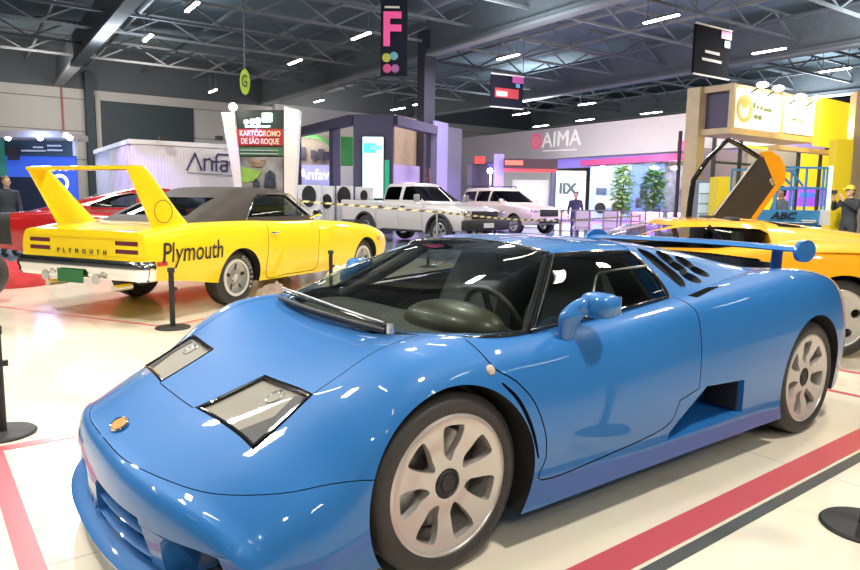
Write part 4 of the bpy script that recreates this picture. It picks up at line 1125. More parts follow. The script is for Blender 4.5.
pstrip([(-1.41,-1.2),(4.6,-1.2)],.04,'thin red line on the floor along the yellow winged car')
# ---- low barrier posts
def post(x,y,label,h=.59):
    t=thing('barrier_post',label,'barrier post',(x,y,0),0,'low black barrier posts')
    b=MB(); b.lathe([(0,0),(.165,0),(.168,.008),(.16,.016),(.05,.022),(0,.022)],40); b.build('base',black,t,40)
    b=MB(); b.cyl((0,0,.02),(0,0,h),.026,20); b.build('pole',black,t,50)
    b=MB(); b.box((0,0,h-.015),(.06,.06,.05),bev=.008); b.build('head',dark,t)
    b=MB(); b.box((-.035,0,h-.20),(.03,.03,.03)); b.build('clip',dark,t)
    return t
post(1.089,-1.632,'low black barrier post cut off by the left edge of the photo')
post(-.584,-4.164,'low black barrier post in front of the word on the yellow car')
post(-3.03,-5.37,'low black barrier post near the front wheel of the yellow car')
post(-6.464,-7.709,'low black barrier post seen through the blue car windscreen')
post(-1.568,1.61,'low black barrier post at the bottom right, only its base in view')
# ---- cloths
def cloth(loc,sx,sy,h,m,label,cat='cloth',seed=1,name='crumpled_cloth'):
    rnd=random.Random(seed); b=MB(); rows=[]; n=30
    ph=[(rnd.uniform(2,8),rnd.uniform(-8,8),rnd.uniform(0,6)) for _ in range(7)]
    for i in range(n+1):
        row=[]
        for j in range(n+1):
            x=(i/n-.5)*2; y=(j/n-.5)*2; r=math.hypot(x,y); k=max(0,1-r**2.2) if r<1 else 0
            z=h*k**.5*(.45+.8*sum(abs(math.sin(a*x+c_*y+d)) for a,c_,d in ph)/len(ph)) if k>0 else 0
            s=1 if r<=1 else 1/r
            row.append(Vector((x*s*sx,y*s*sy,z+.002)))
        rows.append(row)
    b.grid(rows); o=b.build(name,m,None,50); o.location=loc; return tag(o,label,cat)
cloth((-3.38,-5.74,0),.26,.20,.33,mat('beige_cloth',(.78,.70,.55),.9,noise=.1),'crumpled beige cloth on the floor between the blue and yellow cars',seed=3)
cloth((-1.96,-4.87,0),.24,.16,.27,mat('taupe_cloth',(.34,.26,.20),.9,noise=.1),'small brown-grey cloth on the floor beside the yellow car rear wheel',seed=5)
cloth((.42,-8.7,0),.62,.50,.34,mat('red_cloth',(.42,.03,.035),.9,noise=.2),'crumpled dark red cloth on the floor at the left edge',seed=9)
t=thing('loose_tyre','black tyre standing at the left edge behind the red line','tyre',(.80,-7.22,.33),R(60)); b=MB(); b.lathe([(.20,-.10),(.27,-.115),(.32,-.09),(.33,-.05),(.33,.05),(.32,.09),(.27,.115),(.20,.10)],48,Matrix.Rotation(PI/2,4,'Y'),close=True); b.build('tyre',rubber,t,40)
b=MB(); b.lathe([(0,.02),(.19,.04),(.2,.09),(.2,-.05),(0,-.05)],40,Matrix.Rotation(PI/2,4,'Y')); b.build('rim',black,t,40)
# ============================================================ stands on the left
lav=mat('lavender_panel',(.52,.48,.60),.5,noise=.03); mauve=mat('dark_mauve',(.085,.075,.14),.5)
whitep=mat('white_panel',(.78,.76,.74),.45,noise=.02); beige=mat('beige_panel',(.62,.56,.47),.5)
# blue stand far left
def blue_stand():
    t=thing('exhibition_stand','blue-lit stand with dark sign band and three spotlights, far left','stand'); d=19.
    def seg(name,m,x0,x1,y0,y1,dz=0,th=.1):
        A=at(x0,195,d+dz); B=at(x1,195,d+dz); z1=at((x0+x1)/2,y0,d+dz).z; z0=max(0.02,at((x0+x1)/2,y1,d+dz).z) if y1<400 else .02
        b=MB(); wallb(b,A,B,z0,z1,th); return b.build(name,m,t)
    seg('header',mat('header_beige',(.48,.42,.38),.6),-30,78,133,139,-.6,1.4)
    seg('sign_band',mat('sign_teal',(.05,.09,.12),.5),9,76,139.5,156)
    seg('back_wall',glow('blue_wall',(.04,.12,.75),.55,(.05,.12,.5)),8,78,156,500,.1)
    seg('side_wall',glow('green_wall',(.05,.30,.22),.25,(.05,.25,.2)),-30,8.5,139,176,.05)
    seg('lower_wall',mat('dark_blue',(.02,.03,.06),.6),-30,55,177,500,-.05)
    seg('dark_square',mat('dark_brown',(.06,.04,.05),.6),11,21,147,160,-.2)
    seg('end_post',whitep,76,79,140,156,-.1)
    for x0,x1,y in ((36,46,147.5),(50,64,146),(24,48,151),(50,65,150.5)): seg('sign_line',whitep,x0,x1,y-1,y+.6,-.15,.02)
    for x in (8,40,70):
        s=MB(); s.sph(at(x,138,d-1.0),.07,12,8); o=s.build('spotlight',spot_m,t,60)
    return t
blue_stand()
for x,r_,dd_ in ((50,.13,14.9),(60,.20,16.2)):
    p=at(x,183,dd_); M=face_M(p,tuple(_r)); b=MB(); b.lathe([(r_*.70,0),(r_*.78,.03),(r_,.03),(r_*1.05,0)],36,M,close=True); b.bar(p+Vector((0,0,-r_)),Vector((p.x,p.y,.02)),.04)
    tag(b.build('ring_lamp',glow('ring_glow',(1,.97,.95),2.2)),'small white ring lamp between the wing struts' if r_<.2 else 'larger white ring lamp seen inside the yellow wing frame','lamp')
# container with word
def container():
    t=thing('container_stand','white ribbed container stand with a dark word on its side','stand')
    d=15.3; C=at(132,195,d); c_a,c_b=ab(C); z1=at(132,139,d).z
    
    def on(px,axis):
        A=Vector(CAM[:3]); p=at(px,195,10); a0,b0=ab(A); a1,b1=ab(p)
        if axis=='a': tt=(c_b-b0)/(b1-b0); return a0+(a1-a0)*tt
        tt=(c_a-a0)/(a1-a0); return b0+(b1-b0)*tt
    Rb=on(262,'a'); lb=on(97,'b')
    white_r=mat('container_white',(.70,.66,.68),.5,noise=.03)
    b=MB(); hbox(b,c_a,Rb,c_b,lb,.02,z1); body=b.build('body',white_r,t)
    b=MB(); 
    for i in range(40): 
        a=c_a+.1+i*(Rb-c_a-.2)/39; hbox(b,a-.035,a+.035,c_b-.03,c_b,.15,z1-.12)
    ribs=b.build('ribbing',white_r,body)
    b=MB(); 
    for i in range(12): 
        q=c_b+.15+i*.21; hbox(b,c_a-.03,c_a,q-.05,q+.05,.15,z1-.12)
    b.build('end_ribbing',white_r,body)
    b=MB(); hbox(b,c_a-.04,Rb+.04,c_b-.04,lb+.04,z1-.10,z1); b.build('top_rail',whitep,body)
    # lettering: 'Anfavea'
    T=MB(); x0=ab(at(187,163,15.6)); dd=(at(190,163,15.6)-Vector(CAM[:3]))
    def onf(px,py):
        A=Vector(CAM[:3]); p=at(px,py,10); q=p-A; tt=(c_b-.05-ab(A)[1])/(ab(p)[1]-ab(A)[1]); return A+q*tt
    nl=mat('navy_letter',(.04,.04,.12),.5)
    glyphs={'A':[[(187,170),(195,153.5),(201.5,170)]],'n':[[(204.5,170.2),(204.5,158.5)],[(204.5,160),(209.5,158.7),(212,161.5),(212,170.4)]],
     'f':[[(216.3,170.6),(216.3,157),(218,154.2),(243,156)],[(213.5,161.5),(219,161.7)]],'a':[[(221,161),(227,161.4),(227,171)],[(227,165.5),(221.5,165.5),(220.5,168.5),(222,171),(227,171)]],
     'v':[[(229.5,161.7),(233.5,171.4),(237.5,162)]],'e':[[(246,171.5),(241,171.5),(239.5,166.5),(241,162.5),(245,162.5),(246,166.7),(240,166.7)]],'a_':[[(249,162.5),(254,163),(254,172)],[(254,167),(249.5,167),(248.5,169.5),(250,172),(254,172)]]}
    for ch,strokes in glyphs.items():
        b=MB()
        for st in strokes:
            P=[onf(x,y) for x,y in st]
            for k in range(len(P)-1):
                d_=(P[k+1]-P[k]).normalized()*.012; b.bar(P[k]-d_,P[k+1]+d_,.012,.042,up=tuple(V_.cross(P[k+1]-P[k])))
        b.build('letter',nl,t)
    b=MB(); q0=onf(187,172.5); q1=onf(237,175.8); b.bar(q0+ZZ*.0,q1,.01,.012); b.build('letter_underline',nl,t)
    # blue-violet wash lamps on top edge
    for px in (160,216):
        p=onf(px,141); s=MB(); s.box(p-V_*.25+ZZ*.05,(.16,.12,.10),M=MH); s.build('wash_lamp',black,t)
    return onf,z1,c_b
onf,cz1,ccb=container()
# poster tower with leaning white fins
def poster():
    t=thing('poster_tower','tall event poster between two leaning white fins, red title band','stand'); d=14.9
    def Q(px,py,dz=0): return at(px,py,d+dz)
    def slab(name,m,pts,th=.12,dz=0):
        b=MB(); F=[Q(x,y,dz) for x,y in pts]; n=_h*th
        a=[b.bm.verts.new(p) for p in F]; c=[b.bm.verts.new(p+n) for p in F]; k=len(F)
        b._f(a); b._f(c[::-1]); 
        for i in range(k): b._f([a[i],a[(i+1)%k],c[(i+1)%k],c[i]])
        return b.build(name,m,t)
    slab('poster_board',mat('poster_black',(.02,.03,.025),.5),[(236,110),(284,110),(284,262),(236,262)])
    slab('title_band',mat('poster_red',(.45,.03,.03),.5),[(236,129),(284,129),(284,146),(236,146)],.02,-.03)
    slab('green_band',mat('poster_green',(.06,.16,.08),.5),[(236,147),(284,147),(284,156),(236,156)],.015,-.02)
    slab('fin',whitep,[(221,112),(234,112),(242,190),(243,262),(238,262),(235,190)],.3,-.1)
    slab('fin',whitep,[(284,106),(299,110),(291,262),(284,262)],.3,-.1)
    slab('photo_sky',mat('photo_grey',(.20,.21,.20),.6,noise=.6,nscale=2.5),[(237,157),(283,157),(283,205),(237,205)],.01,-.02)
    slab('photo_track',mat('photo_green',(.20,.38,.05),.6,noise=.3,nscale=3),[(237,166),(262,171),(255,181),(237,184)],.01,-.04)
    slab('photo_kart',mat('photo_brown',(.25,.19,.10),.6,noise=.6,nscale=8),[(248,158),(266,160),(262,167),(250,166)],.01,-.05)
    for x0,x1,y0,y1 in ((252,260,178,190),(264,276,170,188)):
        slab('photo_driver',mat('photo_dark',(.03,.04,.06),.6,noise=.8,nscale=9),[(x0,y1),(x0+1,y0+4),((x0+x1)/2,y0),(x1-1,y0+4),(x1,y1)],.01,-.06)
    M=lambda px,py: face_M(Q(px,py,-.08),tuple(Vector((_r.x,_r.y,0))))
    k=d/674
    crm=mat('cream_letter',(.80,.66,.48),.6); 
    text('poster_title','KARTÓDROMO',7.6*k,M(260,133.8),crm,t,depth=.006,sx=.74,offset=.004)
    text('poster_title','DE SÃO ROQUE',7.6*k,M(260,141.5),crm,t,depth=.006,sx=.68,offset=.004)
    for y in (149.5,153): slab('small_print',mat('small_print',(.35,.45,.35),.6),[(240,y),(278,y+.4),(278,y+1.4),(240,y+1)],.006,-.06)
    g=glow('green_white',(.75,1.,.85),4.)
    for x0,x1,y0,y1 in ((244,248,120,124),(250,254,119,124),(256,260,118,124),(262,272,113,122),(245,270,125.5,127)): slab('lit_letter',g,[(x0,y0),(x1,y0),(x1,y1),(x0,y1)],.01,-.1)
    for x,y in ((233,107),(296,122)):
        b=MB(); b.sph(Q(x,y,-.4),.085,12,8); b.build('flood_lamp',spot_m,t,60)
    return t
poster()
# green letter box hanging, G
def hang(name,label,px0,px1,py0,py1,d,m,yaw_bias=0,parts=None,rod=True):
    t=thing(name,label,'hanging banner')
    A=at(px0,py0,d-yaw_bias); B=at(px1,py0,d+yaw_bias); z1=at((px0+px1)/2,py0,d).z; z0=at((px0+px1)/2,py1,d).z
    b=MB(); wallb(b,A,B,z0,z1,.08); b.build('banner',m,t)
    R_=(B-A); R_.z=0; R_.normalize(); 
    b=MB(); 
    for P in (A,B): b.bar(Vector((P.x,P.y,z1)),Vector((P.x,P.y,9.4)),.02)
    b.build('cable',steel_d,t)
    def M(fx,fz): p=A.lerp(B,fx); n=R_.cross(ZZ); return face_M(Vector((p.x,p.y,z1+(z0-z1)*fz))+n*.05,tuple(R_))
    return t,M,(B-A).length,z1-z0
nav=mat('banner_navy',(.018,.02,.036),1.,spec=.1)
t,M,w,h=hang('hanging_banner','tall dark hanging banner with a large pink letter F',381,408,-14,76,17,nav)
text('letter','F',h*.52,M(.40,.50),glow('pink_letter',(.75,.07,.30),.35),t,depth=.02,sx=.95,offset=.03)
for fx,fz,c,s in ((.22,.80,(.45,.5,.05),.13),(.50,.78,(.12,.4,.55),.12),(.25,.92,(.6,.05,.25),.13),(.55,.92,(.35,.10,.4),.12)):
    b=MB(); r_=w*s*1.25; b.lathe([(0,.01),(r_,.01),(r_,0),(0,0)],20,M(fx,fz)); b.build('colour_patch',mat('patch%g'%fx+'%g'%fz,c,.5),t)
for fx,x in ((.35,.5),): b=MB(); b.box((0,0,.01),(w*.55,h*.022,.01)); o=b.build('small_print',whitep,t); o.matrix_world=M(.42,.24)
t,M,w,h=hang('hanging_banner','small dark banner with a red and white panel, hung in the middle of the hall',491,523,76,108,30,nav,.4)
b=MB(); b.box((0,0,.01),(w*.74,h*.30,.02)); o=b.build('red_panel',mat('banner_red',(.6,.06,.08),.5),t); o.matrix_world=M(.48,.55)
b=MB(); b.box((0,0,.02),(w*.34,h*.16,.02)); o=b.build('white_panel',whitep,t); o.matrix_world=M(.32,.58)
b=MB(); b.box((0,0,.01),(w*.34,h*.20,.02)); o=b.build('pink_corner',mat('banner_pink',(.55,.1,.4),.5),t); o.matrix_world=M(.82,.10)
b=MB(); b.box((0,0,.01),(w*.12,h*.12,.02)); o=b.build('blue_corner',mat('banner_blue',(.15,.4,.7),.5),t); o.matrix_world=M(.82,.28)
for fz in (-.02,1.0): b=MB(); b.box((0,0,0),(w*1.03,h*.04,.05)); o=b.build('banner_rail',whitep,t); o.matrix_world=M(.5,fz)
t,M,w,h=hang('hanging_banner','black square banner with small grey text and a pink corner, upper right',695,730,28,77,22,mat('banner_black',(.012,.014,.02),1.,spec=.1),.5)
for y_,ws in ((.50,.42),(.53,.42),(.66,.56),(.69,.56)):
    b=MB(); b.box((0,0,.012),(w*ws,h*.028,.01)); o=b.build('text_line',mat('grey_text',(.4,.4,.4),.6),t); o.matrix_world=M(.48,y_)
b=MB(); b.box((0,0,.01),(w*.30,h*.16,.02)); o=b.build('pink_corner',mat('banner_pink',(.55,.1,.4),.5),t); o.matrix_world=M(.86,.10)
b=MB(); b.box((0,0,.01),(w*.16,h*.14,.02)); o=b.build('green_corner',mat('banner_green',(.15,.35,.3),.5),t); o.matrix_world=M(.90,.28)
for fz in (-.01,1.0): b=MB(); b.box((0,0,0),(w*1.03,h*.03,.05)); o=b.build('banner_rail',whitep,t); o.matrix_world=M(.5,fz)
t=thing('hanging_letter','green hanging sign with letter G above the floodlights','sign'); 
b=MB(); P=at(245,82,20); Mx=face_M(P,tuple(Vector((_r.x,_r.y,0)))); poly=[(.14*math.cos(a),.36*math.sin(a)) for a in np.linspace(0,2*PI,24,endpoint=False)]; b.prism(poly,Mx,-.04,.04); b.build('sign_plate',glow('lime',(.28,.38,.02),.4),t)
text('letter','G',.5,face_M(P-_h*.06,tuple(Vector((_r.x,_r.y,0)))),mat('dark_green',(.03,.09,.04),.5),t,depth=.01,sx=.5)
b=MB(); b.bar(P+ZZ*.36,Vector((P.x,P.y,9.4)),.03); b.build('cable',steel_d,t)
# ---- dark mauve stand with screen
def mauve_stand():
    t=thing('exhibition_stand','dark mauve stand with tall bright screen behind the white pickup','stand')
    c=[(297,30.5),(354,25.),(393,25.),(433,28.5)]
    G=[at(px,195,d) for px,d in c]
    Ztop=at(375,115,25.).z
    b=MB(); 
    for i in range(3): wallb(b,G[i],G[i+1],Ztop-.35 if i!=1 else Ztop-.35,Ztop,.35)
    b.build('header',mauve,t)
    b=MB(); wallb(b,G[1],G[2],.02,Ztop-.35,.35); b.build('front_wall',mauve,t)
    M=lambda px,py,d: at(px,py,d)
    def seg(name,m,x0,x1,y0,y1,d0,d1,th=.1):
        A=at(x0,195,d0); B=at(x1,195,d1); z1=at((x0+x1)/2,y0,(d0+d1)/2).z; z0=at((x0+x1)/2,y1,(d0+d1)/2).z if y1<400 else .02
        b=MB(); wallb(b,A,B,z0,z1,th); return b.build(name,m,t)
    for px,d in ((297,30.5),(335,26.8),(431,28.5)):
        b=MB(); g=at(px,195,d); b.bx(g.x-.16,g.x+.16,g.y-.16,g.y+.16,.02,Ztop-.2); b.build('post',mauve,t)
    sc=seg('screen_frame',black,362,384,136,199,24.7,24.7,.08)
    seg('screen',glow('screen_glow',(.72,.97,.98),1.7),362.8,383,137,198,24.62,24.62,.05)
    seg('screen_picture',glow('screen_teal',(.08,.62,.66),1.1),363.5,376,143,153,24.55,24.55,.03)
    seg('screen_picture',glow('screen_teal2',(.20,.70,.75),1.1),370,382,145,150,24.54,24.54,.03)
    seg('green_glow_strip',glow('green_strip',(.02,.30,.16),.8),384.5,389,160,200,24.65,24.65,.05)
    # openings
    seg('tan_wall',mat('tan_wood',(.50,.36,.24),.5,noise=.1),393,432,119,166,28.5,31.5,.1)
    seg('lilac_counter',glow('lilac_wall',(.42,.28,.62),.35,(.5,.4,.65)),393,432,166,225,28.1,30.9,.1)
    seg('counter_light',glow('counter_white',(1,.97,1),2.),400,412,185,189,27.7,28.5,.05)
    seg('counter_light',glow('counter_white',(1,.97,1),2.),416,428,184,188,28.8,29.5,.05)
    seg('green_room',glow('green_room',(.04,.22,.05),.4,(.04,.2,.05)),341,353,137,166,29.5,29.5,.1)
    seg('beige_room',beige,339,353,120,137,29.7,29.7,.1)
    seg('grey_counter',whitep,340,353,166,230,29.3,29.3,.1)
    seg('inner_wall',mat('inner_beige',(.55,.45,.38),.6,noise=.05),298,338,130,165,32.5,32.5,.1)
    seg('lit_wall',glow('violet_wall',(.38,.36,.75),.55,(.5,.5,.75)),298,338,165,240,32.3,32.3,.1)
    k=31.5/674
    text('lettering','Anfavea',15*k,face_M(at(320,175,32.),tuple(Vector((_r.x,_r.y,0)))),glow('white_letter',(.95,.95,1),1.4),t,depth=.02,sx=.9)
    # dark wall pattern of van-like blocks
    for x0,x1,y0,y1 in ((297,306,147,158),(311,316,150,159),(318,324,149,160),(326,331,152,160),(333,337,154,160)): seg('wall_mark',mauve,x0,x1,y0,y1,32.2,32.2,.05)
    b=MB(); P=[at(x,y,32.) for x,y in ((300,135),(318,137),(328,142),(334,150))]; b.tube(P,.10,6); b.build('green_swoosh',mat('swoosh',(.15,.5,.15),.5),t)
    seg('violet_panel',glow('lilac_panel',(.30,.24,.60),.4,(.3,.26,.5)),433,446,122,400,29.5,30.5,.1)
    seg('slate_panel',mat('slate_panel',(.20,.19,.28),.6),446,460,128,400,31.,32.,.1)
    return t
mauve_stand()
# white display cabinets with round dark openings
def cabinet(px,py0,d,w,label,hole=True,rz=0,round_dy=.35,rr=.28):
    g=at(px,195,d); z1=at(px,py0,d).z; t=thing('display_cabinet',label,'cabinet',(g.x,g.y,0),math.atan2(_r.y,_r.x)+rz,'white cabinets with round dark windows')
    b=MB(); b.bx(-w/2,w/2,0,.5,.0,z1,bev=.02); b.build('body',whitep,t)
    b=MB(); b.lathe([(0,.0),(rr*.6,.0),(rr*.62,.02),(rr,.02),(rr,-.02),(0,-.02)],32,face_M((0,-.01,z1-round_dy),(1,0,0))@Matrix.Diagonal((.8,1.2,1,1))); b.build('round_window',black,t,40)
    return t
cabinet(309,185,21.5,.72,'white cabinet with oval dark window beside the poster, left of three')
cabinet(327,186,22.3,.40,'narrow dark-fronted cabinet, middle of three behind the yellow car',round_dy=.5,rr=.2)
cabinet(344,186,22.9,.52,'white cabinet with a tall dark oval window next to the pickup tail')
cabinet(364,187,23.7,.62,'white cabinet with small round grey window directly behind the pickup bed',round_dy=.3,rr=.16)
# flat white fascia above the poster
t=thing('overhead_fascia','long plain white fascia board above the poster fin and mauve stand','fascia'); b=MB(); wallb(b,at(275,195,34.),at(378,195,38.),at(281,125,34.).z,at(281,104,34.).z,.2); b.build('board',whitep,t)
b=MB(); q=at(283,195,34.3); b.bx(q.x-.06,q.x+.06,q.y-.06,q.y+.06,0,at(281,125,34).z); q=at(371,195,38); b.bx(q.x-.06,q.x+.06,q.y-.06,q.y+.06,0,at(281,125,34).z); b.build('support_leg',whitep,t)
# step ladder
def ladder():
    g=at(427,195,26.5); t=thing('step_ladder','reddish wooden step ladder standing behind the pickup cab','ladder',(g.x,g.y,0),math.atan2(_r.y,_r.x)); m=mat('ladder_wood',(.30,.10,.07),.6)
    for s in (-1,1):
        b=MB(); b.bar((s*.30,-.3,0),(s*.08,0,2.5),.05,.03); b.bar((s*.30,.5,0),(s*.08,0,2.5),.05,.03); b.build('side_rail',m,t)
    for k in range(7):
        z=.3+.3*k; f=1-z/2.5; b=MB(); b.bar((-(.08+.22*f),-.3*f,z),((.08+.22*f),-.3*f,z),.08,.03); b.build('step',m,t)
ladder()
# striped tape on posts in front of the pickup
def tape():
    pts=[(300,201,12.6),(372,207,13.2),(437,212,13.6),(505,219,14.6),(560,221,15.5),(640,216,19)]
    P=[at(x,y,d) for x,y,d in pts]
    t=thing('barrier_tape','yellow and black striped tape stretched in front of the white pickup','tape')
    m=bpy.data.materials.new('hazard_tape'); m.use_nodes=True; nt=m.node_tree; bs=nt.nodes['Principled BSDF']; tc=nt.nodes.new('ShaderNodeTexCoord'); wv=nt.nodes.new('ShaderNodeTexWave'); wv.bands_direction='DIAGONAL'; wv.inputs['Scale'].default_value=3.4; wv.inputs['Distortion'].default_value=0
    cr=nt.nodes.new('ShaderNodeValToRGB'); cr.color_ramp.interpolation='CONSTANT'; cr.color_ramp.elements[0].color=(.10,.10,.07,1); cr.color_ramp.elements[1].position=.42; cr.color_ramp.elements[1].color=(.80,.72,.42,1)
    nt.links.new(tc.outputs['Object'],wv.inputs['Vector']); nt.links.new(wv.outputs['Fac'],cr.inputs['Fac']); nt.links.new(cr.outputs['Color'],bs.inputs['Base Color'])
    b=MB()
    for i in range(len(P)-1): b.bar(P[i],P[i+1],.006,.038)
    b.build('tape_band',m,t)
    for i in (0,2,4,5):
        b=MB(); g=P[i]; b.cyl((g.x,g.y,0),(g.x,g.y,g.z+.04),.02,10); b.lathe([(0,0),(.16,0),(.15,.02),(0,.02)],24,TR(g.x,g.y,0)); b.build('tape_post',grey_alloy,t,40)
tape()
# ============================================================ big beam stand in the middle
def beam_stand():
    t=thing('beam_stand','long grey overhead beam sign with violet-lit underside and pink logo','stand')
    grey=mat('beam_grey',(.66,.61,.62),.6,noise=.03); vio=glow('violet_under',(.22,.16,.62),.7,(.4,.34,.7))  # violet light on the underside is put in as emission
    A=at(692,195,27.); c=ab(A); B=Vector(CAM[:3])
    # other end along V_ where bearing is 460
    def along(px):
        p=at(px,195,10); o=Vector(CAM[:3]); a0,b0=ab(o); a1,b1=ab(p); tt=(c[0]-a0)/(a1-a0); return b0+(b1-b0)*tt
    bR=c[1]; bL=along(460); z1=at(690,112,27).z; z0=at(690,150,27).z
    b=MB(); hbox(b,c[0],c[0]+.8,bR-3,bL,z0,z1); b.build('beam',grey,t)
    b=MB(); hbox(b,c[0]+.82,c[0]+4.,bR-3,bL,z0-.05,z0+.35); b.build('soffit',vio,t)
    b=MB(); hbox(b,c[0]+1.2,c[0]+1.3,along(592),along(472),z0-.42,z0); b.build('soffit_glow_band',vio,t)  # added glowing strip, widens the band of violet light under the beam
    b=MB(); hbox(b,c[0],c[0]+.8,along(467),bL,.02,z0); b.build('end_pier',grey,t)
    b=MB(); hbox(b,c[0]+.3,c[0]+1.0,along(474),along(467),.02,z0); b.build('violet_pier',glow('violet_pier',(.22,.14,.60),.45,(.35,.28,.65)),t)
    D=abs(bL-bR); 
    def pt(px,py,da=0):
        p=at(px,py,10); o=Vector(CAM[:3]); a0=ab(o)[0]; a1=ab(p)[0]; tt=(c[0]+da-a0)/(a1-a0); return o+(p-o)*tt
    kk=(pt(540,140)-pt(541,140)).length
    pink=glow('aima_pink',(.75,.12,.22),.5); wh=glow('aima_white',(.80,.74,.72),.5)
    def wq(px0,px1,py0,py1): return pt(px0,py0),pt(px1,py1)
    hgt=(pt(560,132).z-pt(560,147.5).z)
    text('lettering','AIMA',hgt*1.42,face_M(pt(561,139.5)-U*.02,tuple(-V_)),wh,t,depth=.01,sx=1.05,offset=.0)
    p=pt(536.5,141.5); Mx=face_M(p-U*.02,tuple(-V_)); r_=hgt*.52
    b=MB(); b.lathe([(r_*.72,.0),(r_*.72,.03),(r_,.03),(r_,0)],32,Mx,close=True)
    b.build('logo_ring',pink,t)
    b=MB()
    for k in range(5):
        a=PI/2+k*2*PI/5; b.bar(Mx@Vector((0,0,.03)),Mx@Vector((r_*.7*math.cos(a),r_*.7*math.sin(a),.03)),r_*.14,.03)
    b.build('logo_mark',pink,t)
    b=MB(); q0=pt(543,151);q1=pt(577,149.5); b.bar(q0-U*.02,q1-U*.02,.03,.05); b.build('logo_underline',wh,t)
    return pt,c,bL,bR,z0,along
pt,bc,bbL,bbR,bz0,balong=beam_stand()
def flat(name,m,px0,px1,py0,py1,d,t=None,th=.12,d1=None,label=None,cat=None,slope=0):
    A=at(px0,195,d); B=at(px1,195,d1 or d); z1=at((px0+px1)/2,py0,d).z; z0=at((px0+px1)/2,py1,d).z if py1<400 else .02
    b=MB(); wallb(b,A,B,max(z0,.02),z1,th); o=b.build(name,m,t)
    if label: tag(o,label,cat)
    return o
# things inside the beam stand
t=thing('red_canopy_stand','dark stand with red canopy strip beyond the beam, left part','stand')
flat('dark_wall',mat('dark_wall',(.05,.04,.07),.6),472,487,163,400,32,t)
flat('red_sign',glow('red_sign',(.75,.03,.03),.9),474,484,156.5,163.5,31.5,t)
flat('violet_wall',glow('violet_wall2',(.22,.15,.62),.5,(.3,.25,.6)),493,503,154,400,31.5,t)
flat('header',mat('dark_header',(.05,.02,.04),.6),503,556,159,172,31,t,.3)
flat('red_letters',glow('red_letters',(.9,.12,.08),1.0),504,522,160.5,165,30.8,t,.05)
flat('red_strip',glow('red_strip',(.65,.02,.03),.7),503,556,169,172,30.7,t,.2)
flat('back_wall',mat('lit_white',(.62,.62,.60),.6),503,550,172,400,34,t)
flat('white_board',glow('soft_white',(.70,.74,.74),.45,(.7,.7,.7)),512,548,180,400,33,t)
flat('post',mat('post_slate',(.10,.12,.18),.5),550.5,556,172,400,30.8,t,.3)
b=MB(); b.sph(at(490,171,30.8),.13,12,8); b.build('globe_lamp',spot_m,t,60)
b=MB(); g=at(490,195,30.8); b.cyl((g.x,g.y,0),(g.x,g.y,at(490,172,30.8).z),.05,10); b.build('lamp_pole',whitep,t)
t=thing('white_sign_wall','bright white sign wall with dark letters IIX','sign wall')
flat('board',glow('sign_white',(.95,.95,.92),.9,(.8,.8,.8)),556,585,171,400,30,t)
text('lettering','IIX.',17*30/674*.82,face_M(at(569,189,29.85),tuple(Vector((_r.x,_r.y,0)))),mat('letter_slate',(.06,.12,.12),.5),t,depth=.02,sx=1.0,offset=.03)
t=thing('grey_backdrop','grey-tan back wall with dark uprights above the pink canopy','stand')
flat('panel',mat('taupe_panel',(.33,.30,.26),.6,noise=.05),590,700,150,400,39,t)
for x in (633,640,655,664): flat('upright',mat('post_slate',(.10,.12,.18),.5),x,x+5 if x in(633,655) else x+2,150,172,38.5,t,.2)
t=thing('pink_canopy_stand','stand with pink canopy, photo walls and plants, right of the IIX wall','stand')
def pinkstrip():
    b=MB(); A=at(585,163,30); B=at(686,156,25); b.bar(A-ZZ*.02,B-ZZ*.02,.5,.24); b.build('canopy',mat('pink_canopy',(.55,.08,.25),.5),t)
pinkstrip()
flat('pink_block',mat('pink_block',(.65,.10,.32),.5),676,686,141,151,26,t,.3)
ph=mat('photo_blue',(.35,.48,.66),.4,noise=.35,nscale=1.2)
flat('photo_wall',glow('photo_pale',(.40,.50,.72),.45,(.4,.5,.65)),590,628,167,400,29,t,.1,27.5)
flat('photo_wall',glow('photo_deep',(.14,.26,.62),.4,(.15,.25,.5)),628,664,165,400,27.5,t,.1,26.5)
flat('photo_wall',mat('photo_greyblue',(.22,.24,.30),.5,noise=.6,nscale=3),664,685,166,400,26.5,t,.1,25.8)
flat('pale_tower',glow('photo_white',(.85,.88,.9),.6,(.8,.8,.85)),600,612,170,188,28.3,t,.04)
flat('printed_vehicle',mat('printed_white',(.75,.78,.82),.5),596,626,196,208,28.0,t,.04,27.4)
flat('printed_window',mat('printed_slate',(.08,.12,.2),.5,noise=.3),596,606,188,195,28.1,t,.05)
for x in (600,617): 
    b=MB(); b.lathe([(0,.02),(.22,.02),(.22,0),(0,0)],20,face_M(at(x,208,27.3),tuple(Vector((_r.x,_r.y,0))))); b.build('printed_wheel',black,t)
for i,(x,y,w_,h_) in enumerate(((640,186,7,14),(648,192,8,16),(636,198,6,10),(655,184,6,12),(668,186,7,6),(674,192,9,5),(669,200,8,6),(676,178,6,4))):
    flat('printed_shape',mat('print%d'%(i%4),((.06,.08,.12),(.30,.34,.42),(.12,.10,.2),(.45,.48,.55))[i%4],.5,noise=.5,nscale=4),x,x+w_,y,y+h_,26.6-.02*i,t,.03)
for x in (603,627,654,675):
    b=MB(); b.sph(at(x,168,25.6),.11,10,6,sc=(1.6,1.6,.6)); b.build('down_light',spot_m,t,60)
flat('floor_glow_strip',glow('violet_floor_glow',(.40,.22,.85),.7,(.4,.3,.8)),560,690,219,224,25,t,.2)  # emissive slab carries the violet glow of the lit floor
